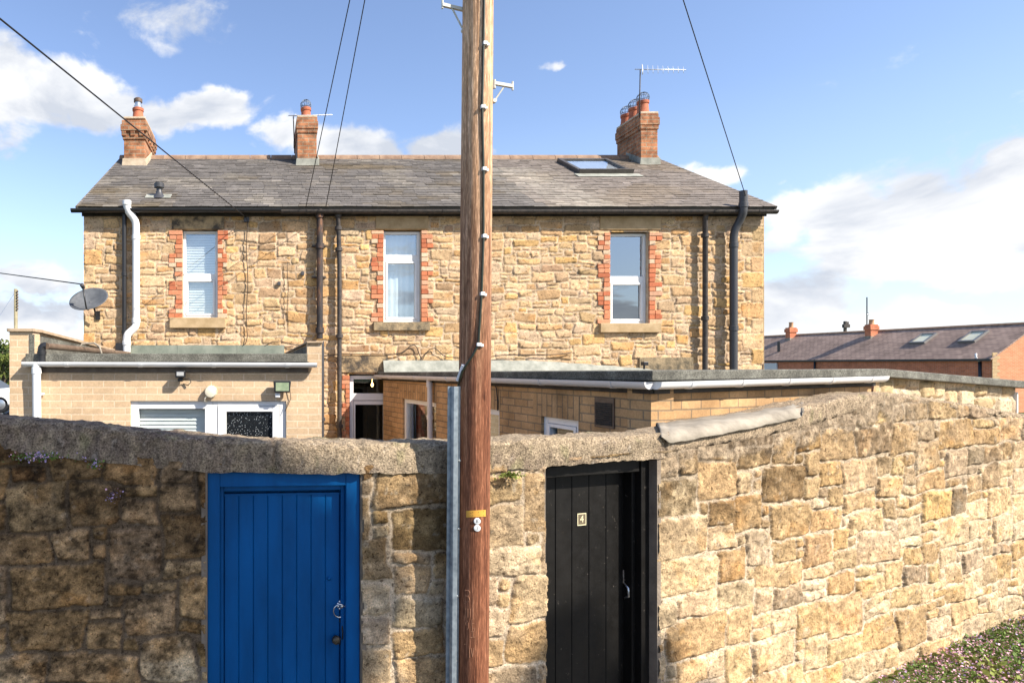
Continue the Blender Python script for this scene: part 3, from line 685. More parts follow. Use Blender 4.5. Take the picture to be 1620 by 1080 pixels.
pipe('soil_pipe',[hp(1159.5,308,.22),hp(1159.5,337,.22)]+bez(hp(1159.5,343,.21),hp(1159,352,.16),hp(1155,362,.13),4)+bez(hp(1153.5,368,.12),hp(1152.5,374,.11),hp(1152.5,382,.11),4)+[hp(1152.5,592,.11)],.055,'grey_pipe',house,[(hp(1152.5,y,.11),0) for y in (390,520)]+[(hp(1159.5,330,.22),0)],1.16,.04)
# cables pinned to the house wall
def cable(name,pts,r,mat,parent,n=6):
    b=MB(); b.tube(pts,r,n); return b.out(name,mt[mat],parent,smooth=True)
cable('wall_cable',[hp(390,346,.05)]+[hp(391+1.2*math.sin(y*.06),y,.045) for y in range(352,540,12)]+[hp(389,543,.05),hp(383,548,.05)],.007,'wire_br',house)
hum=[(512,563),(540,560),(580,560.5),(622,560.5),(634,558),(642,553),(648,547),(654,545.5),(658,549),(661,557),(664,565),(667,569),(671,561),(678,553),(686,550.5),(692,555),(700,562),(708,565),(724,565.5),(760,566),(790,562),(830,561),(868,561),(890,560),(902,557)]
cable('wall_cable',[hp(x,y,.05) for x,y in hum],.008,'wire_br',house)
cable('wall_cable',[hp(x,y,.05) for x,y in ((418,548),(430,541),(445,540),(462,545),(474,546))],.007,'wire_br',house)
cable('wall_cable',[hp(455+.8*math.sin(y*.1),y,.05) for y in range(415,520,9)],.005,'wire_br',house)
for ja,jb,jc,jd in ((386,394,352,344),(476,481,436,430),(439,444,452,446)):
    mb=MB(); mb.box(fh,hx(ja),hx(jb),hz(jc),hz(jd),.0,.05); mb.out('junction_box',mt['grey_pipe'],house,bevel=.006)

# ================================================================== things fixed to the house
# satellite dish
dish=thing('satellite_dish','dark grey oval satellite dish on a bracket at the house corner','satellite dish',(hx(150),HY-.2,hz(480)))
c_=hp(152,477,.42); ax=Vector((-.10,-.62,.60)).normalized()
ux=Vector((1,0,.10)); ux=(ux-ax*ux.dot(ax)).normalized(); uy=ax.cross(ux)
b=MB(); ring=10; seg=36; vs=[];fc=[]
for i in range(ring+1):
    r=i/ring
    for j in range(seg):
        a=2*math.pi*j/seg; vs.append(c_+ux*(math.cos(a)*r*.305)+uy*(math.sin(a)*r*.26)+ax*(.075*(r*r-1)))
for i in range(ring):
    for j in range(seg): fc.append((i*seg+j,i*seg+(j+1)%seg,(i+1)*seg+(j+1)%seg,(i+1)*seg+j))
b.add(vs,fc); do=b.out('reflector',mt['dish'],dish,smooth=True); sm=do.modifiers.new('solid','SOLIDIFY'); sm.thickness=.008
b=MB(); b.tube([c_+uy*-.20-ax*.05,c_+uy*-.24+ax*.02,c_+uy*-.05+ax*.26],.012,8); b.out('feed_arm',mt['black_plastic'],dish,smooth=True)
b=MB(); b.lathe(c_+uy*-.04+ax*.28,[(.02,.05),(.03,.04),(.03,-.03),(.02,-.05)],12,axis=ax-uy*.3); b.out('receiver',mt['grey_pipe'],dish,auto=40)
b=MB(); b.tube([c_-ax*.08,hp(153,486,.18),hp(155,500,.12)],.016,8); b.box(fh,hx(152),hx(159),hz(506),hz(492),.015,.035); b.out('bracket',mt['black_plastic'],dish)

def yagi(name,label,base,top,boomdir,L,nel,el,parent_extra=None):
    t=thing(name,label,'aerial',base)
    m_=MB(); m_.tube([base,top],.011,7); m_.out('mast',mt['dark_iron'],t,smooth=True)
    d=Vector(boomdir).normalized(); o=Vector(top)
    m_=MB(); m_.tube([o-d*.1,o+d*L],.009,6); m_.out('boom',mt['alum'],t,smooth=True)
    e=MB(); side=Vector(el).normalized()
    for i in range(nel):
        q=o+d*(L*(i+.5)/nel); hl=.10-.03*i/nel
        e=MB(); e.tube([q-side*hl,q+side*hl],.0045,5); e.out('element',mt['alum'],t,smooth=True)
    e=MB(); e.tube([o-side*.12+d*.035,o+side*.12+d*.035],.009,5); e.out('reflector',mt['alum'],t,smooth=True)
    return t
yagi('tv_aerial','tall television aerial on a mast beside the chimney with three pots',P(1011,208,12.55),P(1013,110,12.45),(1,-.25,-.13),.80,9,(.12,.3,1))
yagi('tv_aerial','short television aerial strapped low on the middle chimney',P(466,243,12.6),P(464,183,12.6),(1,-.2,-.06),.78,7,(0,1,.25))

# ================================================================== LEFT (tan) EXTENSION
LY=6.9
ext=thing('brick_extension','tan brick flat roofed extension with white back door and white gutter','extension',(-1,LY,0))
def lx(px): return (px-CX)*LY/FP
def lz(py): return EYE+(CY-py)*LY/FP
fl_=Fr((0,LY,0),(1,0,0))
xl,xr=lx(15),lx(509); xi0,xi1=lx(52),lx(486); ZR=lz(560)
W_=(lx(206),lx(331),.9,lz(633)); D_=(lx(331),lx(453),0,lz(633))
OPN=(W_[0],D_[1],0,lz(634))
mb=MB(); mb.cells(fl_,xi0,xi1,0,lz(584),[OPN],.22)
mb.cells(fl_,xl,xi0-.0005,0,lz(525),[],.22); mb.cells(fl_,xi1+.0005,xr,0,lz(543),[],.22)
wl=mb.out('wall',mt['brickL'],ext,fr=fl_)
# side walls, parapets falling towards the house
mb=MB()
fsl=Fr((xl,HY,0),(0,-1,0))                     # outer left side
def side(x_out,x_in,zf,zb,xob,xib):
    q=[Vector((x_out,LY+.221,0)),Vector((x_in,LY+.221,0)),Vector((xib,HY-.03,0)),Vector((xob,HY-.03,0))]
    tz=[zf,zf,zb,zb]; b=[p_+Vector((0,0,z_)) for p_,z_ in zip(q,tz)]
    mb.add(q+b,[(0,3,2,1),(4,5,6,7),(0,1,5,4),(1,2,6,5),(2,3,7,6),(3,0,4,7)])
side(xl,xi0-.035,lz(525),hz(557),-2.65,-2.37); mb.out('side_wall',mt['brickL'],ext,fr=Fr((0,LY,0),(0,-1,0)))
mb=MB(); side(xi1+.035,xr,lz(543),hz(561),.30,.47); mb.out('side_wall',mt['brickL'],ext,fr=Fr((0,LY,0),(0,-1,0)))
mb=MB()
def coping_strip(xa,xb,zf,zb,xab,xbb,h_=.035,o_=.02):
    q=[Vector((xa-o_,LY-.03,zf)),Vector((xb+o_,LY-.03,zf)),Vector((xb+o_,LY+.24,zf)),Vector((xbb+o_,HY-.03,zb)),Vector((xab-o_,HY-.03,zb)),Vector((xa-o_,LY+.24,zf))]
    b=[p_+Vector((0,0,h_)) for p_ in q]
    mb.add(q+b,[(5,4,3,2,1,0),(6,7,8,9,10,11)]+[(i,(i+1)%6,(i+1)%6+6,i+6) for i in range(6)])
tcop=M_noise('terracotta_coping',(.34,.24,.15),(.46,.35,.24),6,.9,.4,60)
coping_strip(xl,xi0,lz(525)+.002,hz(557)+.002,-2.65,-2.37); mb.out('parapet_coping',tcop,ext,bevel=.005)
mb=MB(); coping_strip(xi1,xr,lz(543)+.002,hz(561)+.002,.30,.47,.02,.01); mb.out('parapet_coping',tcop,ext,bevel=.005)
mb=MB()                                         # felt upstands against parapets and house
mb.add([Vector((xi0-.03,LY+.05,ZR-.02)),Vector((-2.365,HY-.04,ZR-.02)),Vector((-2.365,HY-.04,hz(557)-.01)),Vector((xi0-.03,LY+.05,lz(527)))],[(0,1,2,3)])
mb.box(fl_,xi0-.032,xi0+.02,lz(561),lz(529),.004,.012); mb.out('felt_upstand',mt['felt'],ext); mb=MB()
mb.add([Vector((xi1+.03,LY+.06,ZR-.02)),Vector((.295,HY-.04,ZR-.02)),Vector((.295,HY-.04,hz(561)-.01)),Vector((xi1+.03,LY+.06,lz(545)))],[(3,2,1,0)])
mb.out('felt_upstand',mt['felt'],ext)
mb=MB(); mb.box(fh,-2.3,.30,ZR-.1,hz(546),.045,.055); 
for u in (-1.4,-.45): mb.box(fh,u,u+.02,ZR-.1,hz(546)+.002,.05,.06)
mb.out('wall_flashing',M_noise('greenish_lead',(.15,.175,.14),(.25,.27,.22),5,.85,.3,50),ext)
mb=MB(); mb.prism(Fr((0,0,0),(0,1,0)),[(LY-.05,ZR-.002),(HY-.05,ZR+.01),(HY-.05,ZR-.1),(LY-.05,ZR-.085)],xi0+.012,xi1-.012)
mb.out('flat_roof',mt['felt'],ext)
mb=MB(); mb.box(fl_,lx(43),lx(486),lz(572),lz(559.3),.02,.055); mb.out('roof_edge',mt['felt'],ext,bevel=.006)
mb=MB(); mb.box(fl_,xi0+.002,lx(488),lz(589),lz(571.5),.002,.022); mb.out('fascia_board',mt['soffit'],ext)
gutter([(lx(41),LY-.085,lz(573)),(lx(500),LY-.085,lz(574.5))],.048,'gutter',mt['upvc'],ext,brackets=4)
def lp(px,py,off): return Vector((lx(px),LY-off,lz(py)))
pipe('downpipe',[lp(62,575,.085),lp(62,720,.06)],.046,'upvc',ext,[(lp(62,586,.08),0)],1.15,.035)
mb=MB(); mb.tube([lp(62,623,.06),lp(71,623,.02)],.012,8); mb.out('pipe_clip',mt['upvc'],ext)
# waste pipe on the roof
pts=[lp(69.5,580,.07)]+[lp(69.5,560,.07)]+bez(lp(69.5,553,.07),lp(69.5,546.5,.07),lp(76,547.5,.06),4)
pipe('roof_pipe',pts,.042,'black_plastic',ext,[(lp(69.5,558,.07),0)],1.15,.02)
pipe('roof_pipe',[lp(76,547.5,.06),Vector((-2.24,8.0,ZR+.07)),Vector((-2.13,HY-.25,ZR+.05))],.036,'brownpipe',ext)
mb=MB(); mb.tube([Vector((-2.28,7.7,ZR+.05)),Vector((-2.25,7.75,ZR+.14)),Vector((-2.1,7.75,ZR+.15)),Vector((-2.02,7.7,ZR+.1)),Vector((-1.97,7.6,ZR+.02))],.012,6); mb.out('loose_rag',mt['white_lead'],ext,smooth=True)
mb=MB(); mb.box(fh,hx(187),hx(199),ZR,hz(543),.06,.2); mb.out('pipe_box',mt['black_plastic'],ext,bevel=.01)
# window and door in one white frame
w=window(ext,fl_,W_[0],lx(336),.9,lz(634.5),.03,fw=.085,inner='blind',glass='glass_dark')
w['label']='wide window with closed cream blind'
mb=MB(); mb.box(fl_,W_[0],lx(336),.0,.9,-.1,-.035); mb.out('door_panel',mt['upvc'],ext)
mb=MB(); a,b_=lx(336)+.002,D_[1]-.002
zt=lz(634.5)
for q in ((a,a+.05,0,zt),(b_-.075,b_,0,zt),(a+.05,b_-.075,zt-.05,zt)): mb.box(fl_,*q,-.1,-.03+(.002 if q[3]-q[2]<.1 else 0))
dd=mb.out('back_door',mt['upvc'],ext,bevel=.004)
mb=MB()
a2,b2=a+.054,b_-.079
for q in ((a2,a2+.095,.02,zt-.054),(b2-.07,b2,.02,zt-.054),(a2+.095,b2-.07,zt-.115,zt-.054),(a2+.095,b2-.07,.02,.95)): mb.box(fl_,*q,-.09,-.022-(.002 if q[1]-q[0]>.2 else 0))
mb.out('door_leaf',mt['upvc'],dd,bevel=.004)
g=MB(); g.box(fl_,a2+.095,b2-.07,.95,zt-.115,-.07,-.06); g.out('pane',mt['hammered'],dd)
# lamps on the extension
fl1=thing('floodlight','small black security floodlight under the white gutter of the tan extension','floodlight',lp(287,592,.1))
mb=MB(); mb.box(fl_,lx(280),lx(295),lz(597),lz(586),.05,.13); mb.out('lamp_body',mt['black_plastic'],fl1,bevel=.008)
mb=MB(); mb.box(fl_,lx(282),lx(293),lz(594),lz(588),.13,.135); mb.out('lamp_glass',M_plain('dusty_glass',(.45,.45,.44),.25),fl1,bevel=.002)
mb=MB(); mb.box(fl_,lx(283),lx(291),lz(603),lz(597.2),.04,.10); mb.out('motion_sensor',mt['black_plastic'],fl1,bevel=.01)
mb=MB(); mb.tube([lp(291,600,.05),lp(300,598,.05),lp(303,604,.05),lp(298,609,.03),lp(290,607,.01)],.005,6); mb.out('cable',mt['wire'],fl1,smooth=True)
fl2=thing('floodlight','square floodlight with greenish glass above the white back door','floodlight',lp(446,610,.1))
mb=MB(); mb.prism(fl_,[(lx(434),lz(620)),(lx(458),lz(620)),(lx(460),lz(602)),(lx(432),lz(602))],.05,.11); mb.out('lamp_body',mt['black_plastic'],fl2,bevel=.008)
mb=MB(); mb.box(fl_,lx(436),lx(456.5),lz(617.5),lz(604.5),.11,.114); mb.out('lamp_glass',mt['lampglass'],fl2)
mb=MB(); mb.box(fl_,lx(435),lx(443),lz(628),lz(621),.02,.08); mb.out('motion_sensor',mt['upvc'],fl2,bevel=.008)
mb=MB(); mb.tube([lp(458,612,.03),lp(460,630,.02),lp(451,650,.01)],.004,5); mb.out('cable',mt['wire_br'],fl2,smooth=True)
al=thing('bell_box','round cream bell box above the wide window of the tan extension','bell box',lp(333,620,.06))
mb=MB(); mb.lathe(lp(334,619,.0),[(.066,0),(.066,.05),(.058,.07),(.03,.078)],24,axis=(0,-1,0)); mb.out('cover',mt['cream'],al,auto=40)
mb=MB(); mb.box(fl_,lx(339),lx(343),lz(620),lz(616),.04,.07); mb.out('sounder_slot',mt['brass_dark'],al)
mb=MB(); mb.tube([lp(328,626,.04),lp(325,629,.05),lp(324,634,.03),lp(328,635,.02)],.007,6); mb.out('cable',mt['cream'],al,smooth=True)

# ================================================================== RIGHT (ochre) EXTENSION
A=Vector((2.928,4.80,0)); B=Vector((1.875,HY-.03,0)); C_=Vector((5.62,5.86,0)); D=Vector((8.02,6.78,0))
rex=thing('brick_extension','ochre brick flat roofed extension with a grey white gutter running to the lane wall','extension',(3,5.5,0))
fAB=Fr(B,A-B); LAB=(A-B).length; fAC=Fr(A,C_-A); LAC=(C_-A).length; fCD=Fr(C_,D-C_); LCD=(D-C_).length
def abu(px,py,n=0): return fAB.hit(px,py,n)
w1=(abu(637,640)[0],abu(690,640)[0],1.0,2.095); w2=(abu(744,640)[0],abu(790,640)[0],1.0,2.105); w3=(abu(856,660)[0],abu(915,660)[0],1.3,2.10)
ve=(abu(942,640)[0],abu(973,640)[0],2.07,2.325)
mb=MB(); mb.cells(fAB,0,LAB,0,2.44,[w1,w2,w3],.2); mb.out('wall',mt['brickR'],rex,fr=fAB)
mb=MB(); mb.cells(fAC,.0,LAC,0,2.44,[],.2); mb.out('wall',mt['brickR'],rex,fr=fAC)
for q in (w1,w2,w3):
    mb=MB(); mb.box(fAB,q[0]-.12,q[1]+.02,q[3],q[3]+.215,-.1,.004)
    mb.out('soldier_course',mt['brickR'],rex,fr=Fr(fAB.p(0,2.1),fAB.V,-fAB.U))
for q,lab in ((w1,'tall narrow window nearest the house'),(w2,'window half hidden behind the pole'),(w3,'low small window by the corner')):
    w=window(rex,fAB,q[0],q[1],q[2],q[3],.03,fw=.06,sash=0 if q is w3 else None,inner='dark',glass='glass_dark' if q is w3 else 'glass',frame_mat='upvc'); w['label']=lab
mb=MB(); mb.box(fAB,ve[0],ve[1],ve[2],ve[3],.0,.012)
vg=mb.out('air_vent',mt['brownpipe'],rex,bevel=.004)
mb=MB(); hv=(ve[3]-ve[2]-.07)/11
for k in range(11):
    z=ve[2]+.025+k*hv
    q=[fAB.p(u,z+dz,n) for u in (ve[0]+.018,ve[1]-.018) for dz,n in ((0,.022),(hv*.55,.013),(hv*.62,.013),(.004,.024))]
    mb.add(q,[(0,1,2,3),(7,6,5,4),(0,4,5,1),(3,2,6,7),(0,3,7,4),(1,5,6,2)])
mb.out('louvre',mt['dark_iron'],vg)
mb=MB(); mb.box(fAB,ve[0]+.018,ve[1]-.018,ve[2]+.02,ve[3]-.045,.0125,.0132); mb.out('vent_dark_sheet',mt['ink'],vg)  # black sheet behind the louvres, standing for the shaded opening
# roof outline: B A C D then the far side
ZT=2.55
mb=MB()
def roofpoly(pts,th=.09):
    k=len(pts); a=[Vector(q) for q in pts]; b=[q-Vector((0,0,th)) for q in a]
    mb.add(a+b,[list(range(k)),list(range(k,2*k))[::-1]]+[((i+1)%k,i,i+k,(i+1)%k+k) for i in range(k)])
o=.10
NAB,NAC,NCD=fAB.N,fAC.N,fCD.N
def off(p,n1,n2,d):
    # corner of two edges pushed out by d
    s=(n1+n2); return p+s*(d/(1+n1.dot(n2)))
A2=off(A,NAB,NAC,o); C2=off(C_,NAC,NCD,o); B2=B+NAB*o; D2=D+NCD*o+fCD.U*.08
zB,zA,zC,zD=2.475,2.553,2.56,2.418
E=Vector((8.1,HY-.05,0))
roofpoly([(B2.x,B2.y,zB),(A2.x,A2.y,zA),(C2.x,C2.y,zC),(D2.x,D2.y,zD),(E.x,E.y,2.36),(4.6,HY-.05,2.50)],.075)
ro=mb.out('flat_roof',mt['felt'],rex,bevel=.01)
mb=MB()                                          # fascia under the edge
def fas(fr_,L,z0a,z0b,z1a,z1b,n0,n1,ua=0,ub=0):
    q=[fr_.p(ua,z0a,n0),fr_.p(L+ub,z0b,n0),fr_.p(L+ub,z1b,n0),fr_.p(ua,z1a,n0)]; r_=[fr_.p(ua,z0a,n1),fr_.p(L+ub,z0b,n1),fr_.p(L+ub,z1b,n1),fr_.p(ua,z1a,n1)]
    mb.add(q+r_,[(3,2,1,0),(4,5,6,7),(0,1,5,4),(1,2,6,5),(2,3,7,6),(3,0,4,7)])
fas(fAB,LAB,2.345,2.375,2.402,2.478,.004,.028,0,.025); fas(fAC,LAC,2.375,2.40,2.479,2.485,.005,.03,-.004,0)
mb.out('fascia_board',mt['fascia'],rex)
ga=fAB.p(-.05,2.425,.088); gb=fAB.p(LAB+.085,2.462,.088); gc=fAC.p(LAC-.02,2.487,.088)
gutter([ga,gb],.05,'gutter',mt['upvc_grey'],rex,brackets=6); gutter([fAC.p(-.07,2.462,.088),gc],.05,'gutter',mt['upvc'],rex,brackets=5)
du=abu(680,640,.06)[0]
pipe('downpipe',[fAB.p(du,2.40,.075),fAB.p(du,2.3,.06),fAB.p(du,.2,.06)],.034,'upvc_grey',rex,[(fAB.p(du,2.33,.065),0),(fAB.p(du,1.9,.06),0)],1.2,.03)
cu=abu(788,620)[0]
cable('wall_cable',[fAB.p(cu-.03,2.36,.012),fAB.p(cu,2.34,.02),fAB.p(cu+.01,2.2,.012),fAB.p(cu+.01,2.1,.012)],.006,'wire',rex)
# lead upstand along the house
mb=MB(); n_=30; vs=[]
xs=np.linspace(hx(605),hx(1030),n_)
for i,x in enumerate(xs):
    px=CX+x/HY*FP
    top=hz(571) if px<830 else hz(571+13*((px-830)/190)**1.2)
    vs+= [Vector((x,HY-.16-.012*math.sin(i*.7),2.44)),Vector((x,HY-.075-.008*math.sin(i*1.3),top+.006*math.sin(i*2.1))),Vector((x,HY-.02,top+.012+.005*math.sin(i*2.1)))]
mb.add(vs,[(3*i,3*i+3,3*i+4,3*i+1) for i in range(n_-1)]+[(3*i+1,3*i+4,3*i+5,3*i+2) for i in range(n_-1)])
mb.out('wall_flashing',mt['felt_pale'],rex,smooth=True)
# stone end wall above the lane wall
U,V,S,ID,par=masonry(LCD,.62,.014,.11,.10,[(3,3,1),(2,3,1),(3,2,1),(2,2,1)],77,warp=.02)
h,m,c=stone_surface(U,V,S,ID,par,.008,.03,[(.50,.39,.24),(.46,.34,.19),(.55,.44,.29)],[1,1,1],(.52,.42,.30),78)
O_=np.array(C_); u_=np.array(fCD.U); n__=np.array(fCD.N)
XYZ=O_+U[...,None]*u_+h[...,None]*n__+np.stack([0*V,0*V,V+1.86],-1)
topz=2.47+(2.335-2.47)*U/LCD
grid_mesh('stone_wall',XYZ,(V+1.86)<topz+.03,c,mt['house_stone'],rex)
mb=MB(); mb.box(fCD,.02,LCD,0,2.34,-.2,-.03); mb.out('wall_core',mt['mortar'],rex)
mb=MB(); mb.box(fCD,LCD+.001,LCD+.02,1.9,2.30,-.12,.03); mb.out('end_board',mt['upvc'],rex)
mb=MB(); mb.box(fCD,LCD-.02,LCD+.12,2.235,2.30,-.10,-.02); mb.out('purlin_end',mt['soffit'],rex)
q=Vector(((1019-CX)*7.6/FP,7.6,2.54)); cam_=thing('roof_camera','tiny black camera standing on the ochre extension roof','security lamp',q); mb=MB(); mb.tube([q,q+Vector((0,0,.05))],.012,8); mb.box(Fr(q,(1,0,0)),-.025,.03,.045,.09,-.03,.04); mb.out('housing',mt['black_plastic'],cam_,bevel=.006)  # small camera on a stub post, gives no light

# ================================================================== LANE WALL
PX=np.array([-4.0,-2.5,-1.5,-.34,.57,1.33,1.72,2.58,5.15,7.5,10.5]); PY=np.array([3.42,3.50,3.55,3.62,3.68,3.77,3.87,4.15,5.26,6.28,7.55])
gx=np.arange(-4,10.5,.01); gy=np.interp(gx,PX,PY); kk=np.ones(41)/41
gy=np.concatenate([gy[:20],np.convolve(gy,kk,'valid'),gy[-20:]])
gs=np.concatenate([[0],np.cumsum(np.hypot(np.diff(gx),np.diff(gy)))]); gpx=gx/gy*FP+CX
def s_at(px): return float(np.interp(px,gpx,gs))
def wp(s): return np.interp(s,gs,gx),np.interp(s,gs,gy)
def wn(s):
    x0,y0=wp(np.asarray(s)-.06); x1,y1=wp(np.asarray(s)+.06); dx,dy=x1-x0,y1-y0; l=np.hypot(dx,dy); return dy/l,-dx/l
def wpt(s,z,n=0):
    x,y=wp(s); a,b=wn(s); return Vector((float(x+a*n),float(y+b*n),z))
def zpx(s,py): return EYE+(CY-py)*float(wp(s)[1])/FP
# top and coping underside, measured on the photo
TOPP=[(-420,640),(-60,655),(0,661),(100,669),(200,680),(320,691),(430,699),(560,700),(700,700),(800,697),(865,693),(960,690),(1045,687),(1100,678),(1190,662),(1270,645),(1340,627),(1390,620),(1430,622),(1500,634),(1560,643),(1620,655),(1700,668),(1800,680)]
UNDP=[(-420,690),(-60,706),(0,712),(100,722),(200,734),(320,746),(430,748),(572,748),(700,747),(770,745),(865,738),(960,730),(1045,724),(1100,718),(1190,703),(1270,684),(1340,662),(1390,641),(1430,638),(1500,646),(1560,655),(1620,667),(1700,679),(1800,690)]
ts=np.array([s_at(p) for p,_ in TOPP]); tz=np.array([zpx(s,y) for s,(p,y) in zip(ts,TOPP)])
us_=np.array([s_at(p) for p,_ in UNDP]); uz=np.array([zpx(s,y) for s,(p,y) in zip(us_,UNDP)])
S0,S1=s_at(-380),s_at(1780)
lane=thing('lane_wall','old rubble sandstone wall with rough concrete coping and two gateways along the lane','wall',(1.3,3.8,0))
b0,b1=s_at(327),s_at(572); k0,k1=s_at(864),s_at(1039)
BT=zpx(b0,747)-.0; KT=zpx((k0+k1)/2,733)
LW,LH=S1-S0,2.45
U,V,S,ID,par=masonry(LW,LH,.0085,.104,.088,[(4,2,3),(5,3,3),(4,3,2.4),(3,3,1.6),(3,2,2.2),(2,1,1.2),(4,1,1.1),(5,2,2.2),(2,2,1.6),(6,3,1.2),(3,1,1),(5,4,.5)],47,gap=(.003,.015),rad=(.008,.026),warp=.036,proud=(.002,.015),rough=.016)
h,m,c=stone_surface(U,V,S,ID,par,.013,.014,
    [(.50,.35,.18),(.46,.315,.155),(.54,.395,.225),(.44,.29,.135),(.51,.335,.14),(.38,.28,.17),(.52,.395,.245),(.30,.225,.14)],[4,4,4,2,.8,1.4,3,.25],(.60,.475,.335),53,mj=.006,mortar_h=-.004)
SS=U+S0
smear=sstep(.06,.24,fbm(U/.55+4,V/.4,4,1))*.30
TOPS=np.interp(SS,us_,uz)
grime_shade=sstep(s_at(570),s_at(330),SS+.5*fbm(U/.5,V/.5,4,2))                 # brown pointing and soot, plus the gate stretch's shade darkened into the colour
mort=np.array([.60,.475,.335])*(1+.4*fbm(U/.2,V/.2,5,6))[...,None]
mort=lerp(mort,np.array([.215,.165,.115])*(1+.6*fbm(U/.18,V/.18,5,3))[...,None],grime_shade*.9)
c=lerp(mort,c,m*(1-smear))
h=h*(1-.55*smear*(1-0*m))
c=lerp(c,c*np.array([.60,.53,.46]),grime_shade*.95*sstep(.05,.55,V/2.0+fbm(U/.4,V/.4,3,1)))
cz_=sstep(s_at(1040),s_at(1090),SS)*sstep(s_at(1500),s_at(1400),SS); TT_=np.interp(SS,ts,tz)
cap=cz_*sstep(.30,.20,TT_-V+.16*fbm(U/.16,V/.1,5,5)*2); h=h*(1-.75*cap)+cap*(.014+.012*fbm(U/.04,V/.04,4,3)); c=lerp(c,np.array([.40,.31,.215])*(1+.8*fbm(U/.05,V/.05,5,2))[...,None],cap*.9)
rnd_d=np.random.default_rng(3).random(len(par)+1)
dk=((rnd_d[np.clip(ID,0,None)]<.30)*m)
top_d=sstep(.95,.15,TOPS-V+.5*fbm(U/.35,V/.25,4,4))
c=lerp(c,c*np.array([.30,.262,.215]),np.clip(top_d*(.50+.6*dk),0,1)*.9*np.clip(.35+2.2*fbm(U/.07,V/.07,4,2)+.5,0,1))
lich=sstep(.20,.30,fbm(U/.05,V/.05,4,5)+.25*fbm(U/.7,V/.5,2,6)); c=lerp(c,np.array([.50,.45,.36])+0*c,lich*.30*(1-.6*grime_shade))
ylw=sstep(.27,.36,fbm(U/.16,V/.13,4,7)); c=lerp(c,c*np.array([1.08,.88,.52]),ylw*.45)
mot=np.clip(1+3.4*fbm(U/.075,V/.055,6,3,.68)+1.2*fbm(U/.02,V/.018,3,5),.28,2.3)
c=lerp(c,c*mot[...,None],np.clip(.36+.60*grime_shade,0,1)*(.25+.75*m))
hol=sstep(.10,.26,fbm(U/.06+3,V/.045,4,2))*m; h=h-.006*hol; c=c*(1-.22*hol)[...,None]  # chiselled hollows cut in relief, their shade also darkened into the colour
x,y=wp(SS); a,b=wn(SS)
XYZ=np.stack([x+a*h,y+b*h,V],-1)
keep=V<TOPS+.05
ej=.012*2*fbm(U/.3,V/.12,4,6)
keep&=~((SS>b0+ej)&(SS<b1+ej)&(V<BT+.02)); keep&=~((SS>k0+ej)&(SS<k1+ej)&(V<np.interp(SS,[k0,k1],[zpx(k0,739),zpx(k1,723)])+.03))
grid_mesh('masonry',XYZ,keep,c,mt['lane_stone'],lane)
# reveals and the back of the wall
mb=MB()
TH=.30
def wallbox(sa,sb,za,zb,n0,n1,step=.25,zfun=None):
    n=max(int((sb-sa)/step),1); ss=[sa+(sb-sa)*i/n for i in range(n+1)]
    for p_,q_ in zip(ss,ss[1:]):
        z1=[zb,zb] if zfun is None else [zfun(p_),zfun(q_)]
        V_=[wpt(p_,za,n0),wpt(q_,za,n0),wpt(q_,z1[1],n0),wpt(p_,z1[0],n0),wpt(p_,za,n1),wpt(q_,za,n1),wpt(q_,z1[1],n1),wpt(p_,z1[0],n1)]
        mb.add(V_,[(3,2,1,0),(4,5,6,7),(0,1,5,4),(1,2,6,5),(2,3,7,6),(3,0,4,7)])
zt_=lambda s: float(np.interp(s,us_,uz))+.03
for sa,sb in ((S0,b0-.003),(b1+.003,k0-.003),(k1+.003,S1)): wallbox(sa,sb,0,0,-TH,-.045,.25,zt_)
wallbox(b0-.003,b1+.003,BT+.01,0,-TH,-.01,.25,zt_); wallbox(k0-.003,k1+.003,KT+.02,0,-TH,-.02,.25,zt_)
mb.out('wall_core',M_noise('wall_back_stone',(.2,.15,.10),(.4,.3,.18),7,.95,.8,20,.02),lane)
mb=MB(); 
wallbox(k1-.004,k1+.03,0,KT+.0,-TH+.01,.006,.1); wallbox(k0-.03,k0+.004,0,KT,-TH+.01,-.01,.1)
wallbox(b0-.03,b0+.004,0,BT,-TH+.01,.008,.1); wallbox(b1-.004,b1+.03,0,BT,-TH+.01,-.004,.1)
mb.out('gateway_reveal',mt['plaster'],lane)
# coping: rough rounded concrete swept along the wall
ss=np.arange(S0,S1,.011); npf=30
top=np.interp(ss,ts,tz); und=np.interp(ss,us_,uz)
ker=np.hanning(35); ker/=ker.sum()
sm_=lambda a:np.concatenate([a[:17],np.convolve(a,ker,'valid'),a[-17:]])
top=sm_(top); und=sm_(und)
over=np.interp(ss,[S0,k0,s_at(1040),s_at(1085),S1],[.016,.014,.013,.004,.004])
prof=[]                                           # (t across from front bottom to back bottom)
for i in range(npf):
    q=i/(npf-1); prof.append(q)
prof=np.array(prof)
Q,SSg=np.meshgrid(prof,ss); TT=top[:,None]; UU=und[:,None]; OV=over[:,None]
ang=np.clip(Q/.42,0,1)
hgt=TT-UU
rad=np.minimum(.045,hgt*.7)
